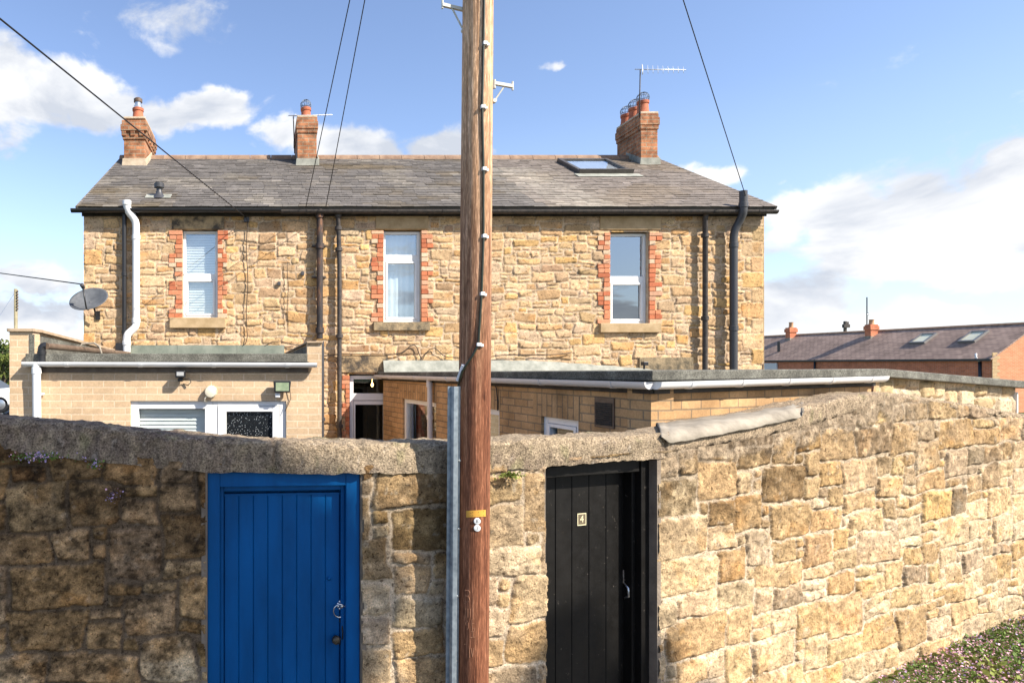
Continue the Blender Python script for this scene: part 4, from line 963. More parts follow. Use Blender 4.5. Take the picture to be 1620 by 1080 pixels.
# front face up, round shoulder, flat top
zf=np.where(Q<.2,UU+(hgt-rad)*(Q/.2),0); nf=np.where(Q<.2,OV,0)
th=np.clip((Q-.2)/.3,0,1)*math.pi/2
zz=np.where(Q<.2,zf,np.where(Q<.5,TT-rad+rad*np.sin(th),TT-.012*(Q-.5)/.5))
nn=np.where(Q<.2,OV,np.where(Q<.5,OV-rad+rad*np.cos(th),OV-rad-(TH+OV-rad)*(Q-.5)/.5))
ns=fbm(SSg/.05,Q*9,5,2,.65)*.032+fbm(SSg/.30,Q*3,3,4)*.030
ns=ns*(1-.7*sstep(s_at(1040),s_at(1060),SSg)*sstep(s_at(1290),s_at(1260),SSg))
nn=nn+ns*(Q<.52); zz=zz+ns*(Q>.2)*.9
zz=zz+np.where(Q<.05,(.012+.10*sstep(s_at(1050),s_at(1110),SSg))*2*fbm(SSg/.08,Q*0,4,5),0)
nn=nn-np.where(Q<.05,.02*sstep(s_at(1050),s_at(1090),SSg),0)
crack=np.zeros_like(ss)
for px,cw_ in ((434,.8),(773,.55),(905,.25),(1052,1.0),(150,.3)): crack+=cw_*np.exp(-((ss-s_at(px)-.03*fbm(ss*0+px,ss/.02,2,1))/.010)**2)
nn=nn-crack[:,None]*.030*(Q<.5); zz=zz-crack[:,None]*.022*(Q>.3)
x,y=wp(SSg); a,b=wn(SSg)
XYZ=np.stack([x+a*nn,y+b*nn,zz],-1)
f1=fbm(SSg/.03,Q*12,5,1,.7); f2=fbm(SSg/.5,Q*2.5,4,3); f3=fbm(SSg/.05,Q*8,4,6,.7)
cc=np.array([.37,.285,.19])*(1+.9*f1)[...,None]
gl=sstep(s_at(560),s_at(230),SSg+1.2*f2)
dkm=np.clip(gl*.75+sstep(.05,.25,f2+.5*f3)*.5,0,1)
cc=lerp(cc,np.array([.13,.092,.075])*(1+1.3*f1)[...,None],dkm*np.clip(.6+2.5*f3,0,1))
cc=lerp(cc,np.array([.52,.45,.36])+0*cc,sstep(.2,.3,f3)*.5)
cc=lerp(cc,np.array([.36,.27,.18])*(1+.9*f1)[...,None],sstep(s_at(1040),s_at(1090),SSg)*.6)
cc=cc*(1-.6*np.clip(crack,0,1))[:,None,None]
moss=sstep(.16,.30,fbm(SSg/.12+3,Q*3,4,1)); cc=lerp(cc,np.array([.23,.21,.10])*(1+f1)[...,None],moss*.5)
grid_mesh('coping',XYZ,np.ones(Q.shape,bool),np.clip(cc,.01,.9),mt['coping'],lane)
# pale lead flashing laid from the coping up to the extension
lo=[(1046,690),(1062,701),(1100,697),(1150,689),(1200,680),(1240,670),(1268,659),(1272,648)]
hi=[(1036,683),(1060,680),(1100,672),(1150,662),(1200,651),(1240,643),(1262,637),(1271,640)]
sl_=np.linspace(0,1,40); tpar=np.linspace(0,1,len(lo))
vs=[]
for i,t in enumerate(sl_):
    pl=np.interp(t,tpar,[p[0] for p in lo]),np.interp(t,tpar,[p[1] for p in lo]); ph=np.interp(t,tpar,[p[0] for p in hi]),np.interp(t,tpar,[p[1] for p in hi])
    s_=s_at(pl[0]); yl=float(wp(s_)[1])-.035
    u_,z_=fAC.hit(ph[0],ph[1],.012); q=fAC.p(max(u_,-.02),z_,.012)
    pf=P(pl[0],pl[1],yl-.02); w_=.006*math.sin(i*1.1)+.004*math.sin(i*2.7)
    tp0=float(np.interp(s_,ts,tz)); rw=[]
    for f_,cl in ((.10,.0),(.22,.018),(.40,.026),(.62,.028),(.82,.028)):
        k_=pf.lerp(q,f_); k_.z=max(k_.z,tp0+cl)+w_*.4; rw.append(k_)
    pf.z=max(pf.z,tp0-.062)+w_*.5
    vs+=[pf,*rw,q]
mb=MB(); mb.add(vs,[(7*i+j,7*i+7+j,7*i+8+j,7*i+1+j) for i in range(39) for j in range(6)])
fo=mb.out('lead_flashing',mt['white_lead'],lane,smooth=True); sm=fo.modifiers.new('solid','SOLIDIFY'); sm.thickness=.006

# ------------------------------------------------------------------ gates
def gframe(sa,sb):
    a=wpt(sa,0); b=wpt(sb,0); return Fr(a,b-a),(b-a).length
gb,LB=gframe(b0,b1)
gate=thing('blue_gate','bright blue boarded timber gate with chrome ring handle','gate',gb.p(LB/2,0))
mb=MB(); HB=BT-.005; J=.075; r0,r1=-.115,-.022
mb.box(gb,.004,J,0,HB,r0,r1); mb.box(gb,LB-J-.012,LB-.006,0,HB,r0,r1); mb.box(gb,J,LB-J-.012,HB-.085,HB,r0,r1-.003)
mb.box(gb,J,J+.022,0,HB-.085,r0-.03,-.062); mb.box(gb,LB-J-.034,LB-J-.012,0,HB-.085,r0-.03,-.062); mb.box(gb,J+.022,LB-J-.034,HB-.118,HB-.085,r0-.03,-.064)
mb.out('frame',mt['blue'],gate,bevel=.004)
l0,l1=J+.025,LB-J-.037; nb=8; bw=(l1-l0)/nb; mb=MB()
for k in range(nb):
    w0=l0+k*bw; mb.prism(Fr(gb.p(0,.03),gb.U,gb.N*-1),[(w0+.0008,.12),(w0+bw-.0008,.12),(w0+bw-.0008,.094),(w0+bw-.005,.089),(w0+.005,.089),(w0+.0008,.094)],-(HB-.155-.002*(k%3)),0) if False else None
    z1=HB-.150; q=[(w0+.0006,-.125),(w0+bw-.0006,-.125),(w0+bw-.0006,-.0935),(w0+bw-.0045,-.089-.001*(k%2)),(w0+.0045,-.089-.001*(k%2)),(w0+.0006,-.0935)]
    vs=[gb.p(u,.02,n) for u,n in q]+[gb.p(u,z1,n) for u,n in q]
    mb.add(vs,[(0,1,2,3,4,5)[::-1],(6,7,8,9,10,11)]+[(i,(i+1)%6,(i+1)%6+6,i+6) for i in range(6)])
mb.box(gb,l0,l1,z1-.001,z1+.012,-.125,-.09)
leaf=mb.out('door_panel',mt['blue'],gate)
mb=MB(); mb.box(gb,.01,LB-.01,.02,HB-.02,-.165,-.146); mb.out('backing_board',mt['blue'],gate)
u,v=gb.hit(541,957,-.08); c_=gb.p(u,v,-.089)
mb=MB(); mb.lathe(c_,[(.024,0),(.024,.006),(.016,.014),(.012,.026),(.006,.03)],20,axis=gb.N)
for k in range(9):
    a=2*math.pi*k/9; mb.lathe(c_+gb.U*math.cos(a)*.024+gb.V*math.sin(a)*.024,[(.007,0),(.007,.006),(.003,.009)],8,axis=gb.N)
hd=mb.out('ring_handle',mt['chrome'],gate,auto=45)
u,v=gb.hit(538,966,-.06); c_=gb.p(u,v,-.064); mb=MB(); mb.tube([c_+gb.U*math.cos(t)*.038+gb.V*math.sin(t)*.040+gb.N*(.006*math.sin(t)) for t in np.linspace(0,2*math.pi,37)],.0045,10,False); mb.out('ring',mt['chrome'],hd,smooth=True)
mb=MB(); pts=[gb.p(*gb.hit(px,py,-.08),n) for px,py,n in ((540,982,-.086),(540.5,988,-.066),(541,998,-.060),(541,1008,-.066),(541,1018,-.086))]
mb.tube(pts,[.006,.006,.005,.006,.006],10); mb.lathe(pts[0],[(.012,-.003),(.012,.003)],12,axis=gb.N); mb.lathe(pts[-1],[(.013,-.003),(.013,.003)],12,axis=gb.N); mb.out('pull_handle',mt['black_plastic'],gate,smooth=False)
u,v=gb.hit(531,1009,-.08); c_=gb.p(u,v,-.09); mb=MB()
mb.lathe(c_,[(.012,0),(.014,.012),(.024,.022),(.027,.036),(.020,.048),(.008,.052)],20,axis=gb.N); mb.out('door_knob',mt['brass_dark'],gate,auto=50)
u,v=gb.hit(521,915,-.08); mb=MB(); mb.lathe(gb.p(u,v,-.09),[(.013,0),(.013,.004),(.009,.010),(.003,.012)],16,axis=gb.N); mb.out('lock_cover',mt['blue'],gate,auto=50)

gk,LK=gframe(k0,k1)
kg=thing('black_gate','worn black boarded timber gate carrying a brass number 4','gate',gk.p(LK/2,0))
sl_a=(zpx(k1,724)-zpx(k0,740))/LK; 
def ktop(u): return zpx(k0,740)+sl_a*u
mb=MB(); r0,r1=-.17,-.06
mb.box(gk,.006,.06,0,ktop(0)-.02,r0,r1); mb.box(gk,LK-.075,LK-.006,0,ktop(LK)-.02,r0,r1+.01)
HK=ktop(0)-.075
mb.prism(gk,[(.06,HK),(LK-.075,HK+sl_a*(LK-.13)*.0+.0),(LK-.075,ktop(LK)-.01),(.06,ktop(0)-.01)],r0,r1-.002)
mb.box(gk,LK-.105,LK-.075,0,HK,r0-.02,r1-.035)
mb.box(gk,.06,.075,0,HK,r0-.02,r1-.04)
mb.out('frame',mt['blackpaint'],kg,bevel=.004)
mb=MB(); l0,l1=.078,LK-.108; edges=[l0]+[gk.hit(px,800,-.16)[0] for px in (879,905,932,959,986)]+[l1]
edges=[e for e in edges if l0<=e<=l1]
for w0,w1_ in zip(edges,edges[1:]):
    q=[(w0+.0008,-.21),(w1_-.0008,-.21),(w1_-.0008,-.167),(w1_-.0045,-.162),(w0+.0045,-.162),(w0+.0008,-.167)]
    vs=[gk.p(u,.03,n) for u,n in q]+[gk.p(u,HK-.008,n) for u,n in q]
    mb.add(vs,[(5,4,3,2,1,0),(6,7,8,9,10,11)]+[(i,(i+1)%6,(i+1)%6+6,i+6) for i in range(6)])
mb.out('door_panel',mt['blackpaint'],kg)
mb=MB(); mb.box(gk,.01,LK-.01,.03,HK+.03,-.232,-.212); mb.out('backing_board',mt['blackpaint'],kg)
u,v=gk.hit(920.5,821,-0.1600); mb=MB(); mb.box(gk,u-.036,u+.036,v-.040,v+.040,-0.1625,-0.1605)
pl=mb.out('number_plate',M_plain('grey_brown_plate',(.16,.125,.08),.45,.2),kg)
mb=MB()
for q in ((-.036,.036,.034,.040),(-.036,.036,-.040,-.034),(-.036,-.031,-.034,.034),(.031,.036,-.034,.034)): mb.box(gk,u+q[0],u+q[1],v+q[2],v+q[3],-0.1606,-0.1598)
mb.out('plate_border',mt['gold'],pl)
text_mesh('number','4',.066,gk,u,v,-0.1600,mt['gold'],pl)
u,v=gk.hit(990,912,-0.1500); mb=MB(); mb.box(gk,u-.015,u+.015,v-.045,v+.045,-0.1620,-0.1560); mb.box(gk,u-.006,u+.02,v-.03,v-.024,-0.1560,-0.1420); mb.box(gk,u-.012,u+.04,v-.022,v-.016,-0.1560,-0.1460)
lt=mb.out('latch',M_noise('rusty_latch',(.12,.075,.05),(.38,.33,.28),40,.5,.3,90,metal=.4),kg,bevel=.003)
u,v=gk.hit(990,935,-0.1500); mb=MB(); mb.tube([gk.p(u-.004,v+.055,-0.1560),gk.p(u-.005,v+.03,-0.1250),gk.p(u-.005,v-.02,-0.1200),gk.p(u-.004,v-.045,-0.1560)],[.007,.010,.010,.007],10); mb.tube([gk.p(u+.018,v+.06,-0.1500),gk.p(u+.03,v+.035,-0.1300),gk.p(u+.03,v-.02,-0.1300),gk.p(u+.02,v-.035,-0.1350)],.0035,6)
mb.out('pull_handle',mt['steel'],kg,smooth=True)

# ------------------------------------------------------------------ wall plants
def tuft(name,label,cen,rx,rz,nleaf,nfl,mats,seed,hang=.03):
    rr=random.Random(seed); t=[];fm=[];mb=MB()
    for i in range(nleaf+nfl):
        fl=i>=nleaf; g=min(abs(rr.gauss(0,.5)),1.3); a=rr.uniform(0,2*math.pi)
        s=cen[0]+math.cos(a)*g*rx; z=cen[1]+math.sin(a)*g*rz-hang*rr.random(); n=cen[2]+rr.uniform(0,.045)*(1.2-g*.6)+(.012 if fl else 0)
        c=wpt(s,z,n); sz=rr.uniform(.004,.008) if fl else rr.uniform(.005,.011)
        d1=Vector((rr.gauss(0,1),rr.gauss(0,1),rr.gauss(0,1))).normalized(); d2=d1.orthogonal().normalized(); d2.rotate(Matrix.Rotation(rr.random()*6,3,d1))
        if fl: mb.add([c+d1*sz,c+d2*sz,c-d1*sz,c-d2*sz],[(0,1,2,3)]); fm.append(rr.choice((1,1,2)))
        else: mb.add([c,c+d1*sz+d2*sz*.6,c+d1*sz*2.2,c+d1*sz-d2*sz*.6],[(0,1,2,3)]); fm.append(0)
    o=mesh_obj(name,mb.v,mb.f,mats,fmat=fm)
    return tag(o,label,'plant')
lf=M_noise('leaf_green',(.08,.135,.025),(.17,.25,.05),30,.7,0); lf2=M_noise('mossy_green',(.13,.16,.03),(.25,.28,.06),30,.8,0); bl=M_noise('brown_stem',(.09,.055,.03),(.2,.12,.06),30,.8,0)
pu=M_plain('mauve_petal',(.42,.31,.52),.6); pk=M_plain('pale_pink_petal',(.80,.46,.55),.6)
tuft('wall_plant','long tuft of mauve flowers rooted under the coping above the dark stonework',(s_at(68),zpx(s_at(68),716),.03),.19,.02,260,130,[lf,pu,pk],1)
tuft('wall_plant','small sprig of mauve flowers tucked under the coping beside the long tuft',(s_at(153),zpx(s_at(153),727),.03),.05,.025,80,28,[lf,pu,pk],2)
tuft('wall_plant','round tuft of mauve flowers on bare stonework near the blue gate',(s_at(183),zpx(s_at(183),772),.02),.055,.04,190,45,[bl,pu,pk],3,.05)
tuft('wall_plant','yellow green stonecrop under the coping between pole and black gate',(s_at(799),zpx(s_at(799),747),.035),.10,.012,260,0,[lf2,lf2,lf2],4,.012)

# ================================================================== TELEGRAPH POLE
PYY=3.62
pole=thing('telegraph_pole','tall brown timber telegraph pole standing before the wall between both gates','telegraph pole',(1.19,PYY,0))
base=Vector((1.178,PYY,0)); topp=Vector((1.245,PYY,8.3)); ax=(topp-base).normalized()
def pax(z): return base+(topp-base)*(z/8.3)
def prad(z): return .0905-.0014*z
n=40; zs=np.linspace(-.3,8.3,240); vs=[]
for z in zs:
    q=pax(z); r=prad(z)
    for j in range(n):
        a=2*math.pi*j/n; f=1+.018*math.sin(a*3+z*.35)+.012*(float(vnoise(np.array([j*.9]),np.array([z*.6]),3)[0])-.5)
        if j in (9,23,31): f-=.018*(0.5+.5*math.sin(z*2.1+j))
        vs.append(q+Vector((math.cos(a)*r*f,math.sin(a)*r*f,0)))
fc=[(i*n+j,i*n+(j+1)%n,(i+1)*n+(j+1)%n,(i+1)*n+j) for i in range(239) for j in range(n)]+[list(range(239*n,240*n))]
mesh_obj('shaft',vs,fc,mt['pole'],pole,smooth=True)
def on_pole(px,py,lift=0):                         # point of the shaft's front surface seen at a pixel
    d=Vector(((px-CX)/FP,1,(CY-py)/FP)); z=EYE+d.z*3.4
    for _ in range(4):
        c_=pax(z); r=prad(z)+lift; ox=-c_.x; oy=-c_.y
        A_=d.x**2+1; B_=2*(d.x*ox+oy); C2_=ox*ox+oy*oy-r*r; disc=max(B_*B_-4*A_*C2_,0); t=(-B_-math.sqrt(disc))/(2*A_); z=EYE+d.z*t
    return d*t+Vector((0,0,EYE))
cab=[(770,-330),(767,-60),(766,10),(765,70),(763,170),(765,268),(765,374),(762,465),(757,545),(748,562),(737,578)]
mb=MB(); pts=[on_pole(x,y,.008) for x,y in cab]+[on_pole(731,588,.012),on_pole(727.5,600,.013),on_pole(724,615,.012)]
mb.tube(pts,.0065,8); mb.out('cable',M_plain('olive_cable',(.03,.034,.018),.45),pole,smooth=True)
for x,y in ((766,70),(763,170),(765,268),(765,374),(762,465),(757,545)):
    mb=MB(); q=on_pole(x,y,.0); d=(q-pax(q.z)); d.z=0; f=Fr(q,Vector((0,0,1)).cross(d),(0,0,1)); 
    if f.N.dot(d)<0: f=Fr(q,d.cross(Vector((0,0,1))),(0,0,1))
    mb.box(f,-.012,.013,-.010,.010,-.004,.018); mb.box(f,.010,.026,-.013,.003,-.006,.012); o=mb.out('cable_clip',mt['upvc'],pole,bevel=.003)
mb=MB(); mb.tube([on_pole(733,577,.012),on_pole(724,602,.014)],.011,8); mb.out('cable_sleeve',M_plain('white_tape',(.78,.78,.80),.4),pole)
# galvanised cable guard
gx0=P(710.5,700,3.585); gx1=P(725.5,700,3.585); zt=EYE+(CY-611)*3.585/FP
f=Fr((gx0.x,3.585,0),(gx1.x-gx0.x,.0,0)); wd=gx1.x-gx0.x; tilt=(P(724,611,3.585).x-gx1.x)
mb=MB(); pr=[(-.010,-.012),(.006,-.012),(.010,.012),(.016,.020),(wd-.016,.020),(wd-.010,.012),(wd-.004,-.012),(wd+.008,-.012)]
k=len(pr); 
bot=[f.p(u-.012,-.1,n_) for u,n_ in pr]+[f.p(u-.012,-.1,n_-.003) for u,n_ in pr][::-1]
tp=[f.p(u+.006,zt,n_) for u,n_ in pr]+[f.p(u+.006,zt,n_-.003) for u,n_ in pr][::-1]
kk_=len(bot); mb.add(bot+tp,[(i,(i+1)%kk_,(i+1)%kk_+kk_,i+kk_) for i in range(kk_)]+[list(range(kk_))[::-1],list(range(kk_,2*kk_))])
gd=mb.out('cable_guard',mt['galv'],pole)
mb=MB()
for x,y in ((727,728),(726,836),(724,942),(721,1044)): mb.lathe(P(x,y,3.59),[(.008,0),(.008,.004),(.004,.009)],10,axis=(0,-1,0))
mb.out('screw_row',mt['steel'],gd)
# step irons
def arm(pa,pb,pc,pd,py_):
    mb=MB(); a,b=P(*pa,py_),P(*pb,py_); mb.tube([a,b],.0125,4); mb.tube([P(*pc,py_),P(*pd,py_)],.005,6)
    t=a if abs(pa[0]-758)>abs(pb[0]-758) else b
    mb.tube([t+Vector((0,0,.028)),t-Vector((0,0,.022))],.006,6); q=P(*pd,py_); mb.lathe(q,[(.012,-.012),(.012,.012)],8,axis=(0,1,0))
    e=b if t is a else a; mb.tube([e-Vector((0,0,.03)),e+Vector((0,0,.02))],.009,6)
    mb.out('step_bracket',M_noise('pale_galvanised',(.46,.46,.40),(.60,.60,.54),8,.6,0,metal=.2),pole)
arm((700,8),(734,16),(715,13),(733,48),3.64); arm((811,137),(782,132),(797,138),(782,160),3.66)
# markers
def patch(name,px0,px1,py0,py1,mat,lift=.002,n_=12,slope=0):
    mb=MB(); vs=[]
    for i in range(n_+1):
        x=px0+(px1-px0)*i/n_; dy=slope*(i/n_)
        vs+=[on_pole(x,py1+dy,lift),on_pole(x,py0+dy,lift)]
    mb.add(vs,[(2*i,2*i+2,2*i+3,2*i+1) for i in range(n_)]); return mb.out(name,mat,pole,smooth=True)
yb=patch('marker_band',737.5,768.5,807.5,818,mt['yellow'],slope=-1.5)
mb=MB()
for x,y in ((744,811),(744,815),(748,810),(748,815),(757,810),(758,814),(765,808.5),(765,815)): q=on_pole(x,y,.003); mb.lathe(q,[(.0018,-.001),(.0018,.001)],6,axis=(0,-1,0))
mb.out('punched_dot',mt['ink'],yb)
for y,ch_ in ((824,'B'),(835,'I')):
    q=on_pole(755,y,.0035); nrm=(q-pax(q.z)); nrm.z=0; nrm.normalize(); f=Fr(q,Vector((0,0,1)).cross(nrm),(0,0,1))
    if f.N.dot(nrm)<0: f=Fr(q,-Vector((0,0,1)).cross(nrm),(0,0,1))
    mb=MB(); mb.lathe(q,[(.0185,-.002),(.0185,.0012),(.017,.002)],24,axis=nrm); dsc=mb.out('marker_disc',mt['white'],pole,auto=40)
    text_mesh('letter',ch_,.026,f,0,0,.0022,mt['ink'],dsc,.0003)
# scratched letters
mb=MB()
def scr(pts,w=.0022):
    mb.tube([on_pole(x,y,.0005) for x,y in pts],w,5)
ox,oy=690,780; s_=110/396
def sp(*q): scr([(ox+x*s_,oy+y*s_) for x,y in q])
sp((165,548),(165,618)); sp((165,550),(185,552),(192,565),(184,580),(168,582)); sp((168,584),(186,588),(190,604),(182,616),(165,618))
sp((160,626),(230,620)); 
for x in (168,181,194): sp((x,655),(x,705))
sp((180,728),(168,735),(168,748),(182,750),(184,735)); sp((184,735),(184,765),(176,774))
sp((203,715),(205,780)); sp((203,717),(218,713)); sp((203,740),(216,738))
sp((200,785),(218,783),(216,765),(204,768)); sp((210,785),(210,818)); sp((196,820),(222,816))
sp((160,858),(230,852)); sp((190,880),(190,935)); sp((200,880),(206,930)); sp((206,930),(214,878))
mb.out('scratched_lettering',mt['carve'],pole)

# ================================================================== OVERHEAD WIRES
PT=Vector((1.24,3.6,8.25))
def wire(label,a,b,r,sag=.0,n=24,mat='wire'):
    pts=[a.lerp(b,i/n)-Vector((0,0,sag*4*(i/n)*(1-i/n))) for i in range(n+1)]
    mb=MB(); mb.tube(pts,r,6); o=mb.out('overhead_wire',mt[mat],None,smooth=True); return tag(o,label,'wire')
h1=hp(389,345,.06); q=P(0,30,4.5); far=h1+(q-h1)*4.2
wire('thick black service wire slanting past the end chimney to the house wall',h1,far,.0072,0)
e_=Vector((-3.0,10.6,0)); a=P(133,450,10.5); b=P(0,432,13.0)
wire('black wire meeting the house corner above the satellite dish',a,a+(b-a)*9,.010,0)
wire('thin wire from the pole top passing beside the middle chimney',PT,hp(483,331,.17),.006)
wire('thin wire from the pole top to the eaves right of the middle chimney',PT,hp(514,331,.17),.006)
wire('thin wire from the pole top to the eaves by the grey vent pipe',PT,hp(1166,320,.2),.006)

# ================================================================== RED BRICK TERRACE (far right)
TY=34.0; gX,gZ=(1570-CX)*TY/FP,EYE+(CY-566)*TY/FP
dv=Vector((-.071,1,0)).normalized()
ter=thing('brick_terrace','long red brick terrace with slate roof and two rooflights beyond the extension','house',(gX,TY,0))
ft=Fr(Vector((gX,TY,0))+dv*26,-dv)              # U runs towards the camera, N faces left
LT=26.0; wd_=2.75; rz_=1.92
mb=MB(); mb.cells(ft,0,LT,0,gZ,[],.2); wlt=mb.out('wall',mt['brickT'],ter,fr=ft)
fg=Fr((gX,TY,0),(-ft.N.x,-ft.N.y,0))
mb=MB(); mb.prism(fg,[(0.002,0),(2*wd_,0),(2*wd_,gZ),(wd_,gZ+rz_-.04),(0.002,gZ-.04)],-.2,.01); mb.out('gable_wall',M_brick('sunlit_red_brick',(.62,.26,.135),(.54,.22,.11),(.58,.40,.28),.225,.075,.006,stain=.15),ter,fr=fg)  # gable copy of the terrace brick, sunlight warmed into its colour
mb=MB()
for k in range(18): mb.box(fg,-.03,.26 if k%2 else .40,k*.18,k*.18+.17,.0,.03)
mb.out('quoin',mt['sill'],ter)
sr=Fr(ft.p(0,gZ-.05,.16),ft.U,(Vector((0,0,rz_+.05))-ft.N*(wd_+.16))); slen=math.hypot(wd_+.16,rz_+.05)
mb=MB(); mb.box(sr,0,LT+.05,0,slen,-.06,0); 
sr2=Fr(ft.p(0,gZ-.05,-2*wd_-.16),ft.U*1,(Vector((0,0,rz_+.05))+ft.N*(wd_+.16)));
q=[sr2.p(0,0),sr2.p(LT+.05,0),sr2.p(LT+.05,slen),sr2.p(0,slen)]; mb.add(q,[(3,2,1,0)])
mb.out('roof',M_brick('terrace_slate',(.42,.30,.235),(.31,.22,.175),(.14,.10,.085),.30,.19,.012,.8,.35,.6,.7),ter,fr=sr)
mb=MB(); mb.box(sr,0,LT+.05,slen-.12,slen+.03,0,.06); mb.out('ridge_tile_row',mt['ridge_tile'],ter)
def tp_(px,py,n_=0): return sr.hit(px,py,n_)
for px0,px1,y0,y1,lab in ((1450,1472,528,543,0),(1527,1553,524,541,1)):
    a=tp_(px0+1,y1,.05); b=tp_(px1,y0,.05); u0,u1=min(a[0],b[0]),max(a[0],b[0])
    uc=tp_((px0+px1)/2,(y0+y1)/2,.05)[0]; u0,u1=uc-.42,uc+.42; v0,v1=min(a[1],b[1]),max(a[1],b[1])
    mb=MB()
    for q in ((u0,u0+.09,v0,v1),(u1-.09,u1,v0,v1),(u0+.09,u1-.09,v0,v0+.10),(u0+.09,u1-.09,v1-.10,v1)): mb.box(sr,*q,0,.13)
    s_=mb.out('skylight',M_plain('grey_roof_frame',(.20,.19,.18),.4),ter); mb=MB(); mb.box(sr,u0+.09,u1-.09,v0+.10,v1-.10,.02,.08); mb.out('pane',M_noise('pale_blind_glass',(.60,.58,.42),(.74,.72,.55),1,.3,0),s_)
def tchim(px0,px1,ytop,ybase,yp,tall=False):
    u,v=tp_((px0+px1)/2,ybase); q=sr.p(u,v); w=(px1-px0)*q.y/FP*.5; zt=EYE+(CY-ytop)*q.y/FP
    f=Fr((q.x,q.y,0),(1,0,0)); mb=MB(); w*=.72; mb.box(f,-w*.85,w*.85,q.z-.5,zt-.36,-.42,.0); mb.box(f,-w*1.05,w*1.05,zt-.36,zt-.10,-.47,.05); mb.box(f,-w*.9,w*.9,zt-.10,zt,-.42,.0)
    c=mb.out('chimney',mt['brickT'],ter,fr=f); mb=MB(); mb.lathe((q.x,q.y+.2,zt),[(.17,0),(.14,.1),(.13,(ytop-yp)*q.y/FP-.05),(.16,(ytop-yp)*q.y/FP)],14); mb.out('chimney_pot',M_plain('buff_pot',(.52,.30,.16),.7),c,auto=40)
    mb=MB(); mb.box(f,-w*.95,w*.95,q.z-.4,q.z-.02,-.40,.03); mb.out('flashing',mt['white_lead'],c)
tchim(1246.5,1263.5,518,534,509.5); tchim(1374,1392.5,513,531,505)
u,v=tp_(1366,527); 
am=thing('radio_mast','thin grey radio mast rising behind the terrace chimney','aerial',P(1372,520,57))
mb=MB(); mb.tube([P(1371.5,528,57),P(1371.5,470,57)],.05,6); mb.out('mast',mt['dark_iron'],am); mb=MB(); mb.tube([P(1371.5,497,57),P(1384,496,57)],.03,5); mb.tube([P(1374,494.5,57),P(1374,499,57)],.05,5); mb.out('boom',mt['alum'],am)
ct=thing('clustered_mast','short dark post with clustered boxes beyond the terrace roof','post',P(1336,520,75))
mb=MB(); mb.tube([P(1337,545,75),P(1337,508,75)],.16,8); mb.out('post',mt['soffit'],ct); mb=MB(); f=Fr(P(1332,517,75),(1,0,0)); mb.box(f,0,.7,-.1,.3,0,.3); mb.box(f,.15,.55,.3,.6,0,.3); mb.out('box',mt['dark_iron'],ct)
mb=MB(); q0=ft.p(ft.hit(1547,600)[0],0,.12); mb.tube([Vector((q0.x,q0.y,gZ+.26)),Vector((q0.x,q0.y,gZ+.05)),Vector((q0.x+.1,q0.y-.08,gZ-.2))],.045,8); mb.out('vent_pipe',mt['upvc'],ter,smooth=True)
mb=MB(); mb.tube([Vector((q0.x+.12,q0.y-.1,gZ-.2)),Vector((q0.x+.15,q0.y-.1,0))],.08,8); mb.out('drainpipe',mt['black_plastic'],ter,smooth=True)
q1=ft.p(ft.hit(1291,580)[0],0,.1); mb=MB(); mb.tube([Vector((q1.x,q1.y,gZ)),Vector((q1.x,q1.y,0))],.06,8); mb.out('drainpipe',mt['black_plastic'],ter,smooth=True)
mb=MB(); mb.box(ft,0,LT,gZ-.16,gZ-.04,.1,.18); mb.out('gutter',mt['black_plastic'],ter)
u,v=tp_(1232,556); mb=MB(); q=sr.p(u,v); mb.tube([q,q+Vector((0,0,.75))],.09,8); mb.out('roof_vent',mt['black_plastic'],ter)
u_=ft.hit(1231,574)[0]; mb=MB(); mb.box(ft,u_-9,u_,0,gZ-.25,.02,.12); mb.out('white_wall',mt['upvc_grey'],ter)

# ================================================================== LEFT BACKGROUND
fpole=thing('telegraph_pole','weathered distant telegraph pole with a ladder of insulators','telegraph pole',P(24,620,30))
mb=MB(); mb.tube([P(25,700,30),P(25,457,30)],.085,10); mb.out('shaft',M_noise('grey_green_pole',(.20,.17,.10),(.32,.28,.18),4,.9,.3,20),fpole,smooth=True)
mb=MB()
for k in range(7): mb.lathe(P(27.7,461+k*4.6,29.9),[(.02,-.04),(.045,-.02),(.045,.03),(.02,.05)],8)
mb.out('insulator_row',mt['brownpipe'],fpole)
wire('faint wire slanting down from the distant telegraph pole',P(24,462,30),P(-60,590,26),.010,.0,8,'cowl')
def leafblob(rr,mb,c,rx,ry,rz,n,sz):
    for i in range(n):
        while True:
            d=Vector((rr.uniform(-1,1),rr.uniform(-1,1),rr.uniform(-1,1)))
            if d.length<1: break
        d=d.normalized()*(d.length**.5)
        q=c+Vector((d.x*rx,d.y*ry,d.z*rz)); a=Vector((rr.gauss(0,1),rr.gauss(0,1),rr.gauss(0,1))).normalized(); b=a.orthogonal().normalized(); b.rotate(Matrix.Rotation(rr.random()*6,3,a))
        s=sz*rr.uniform(.6,1.3); mb.add([q-a*s,q+b*s*.55,q+a*s,q-b*s*.55],[(0,1,2,3)])
foli=[M_noise('dark_foliage',(.022,.04,.012),(.05,.075,.025),2,.8,0),M_noise('spring_foliage',(.07,.10,.018),(.13,.155,.03),2,.8,0)]
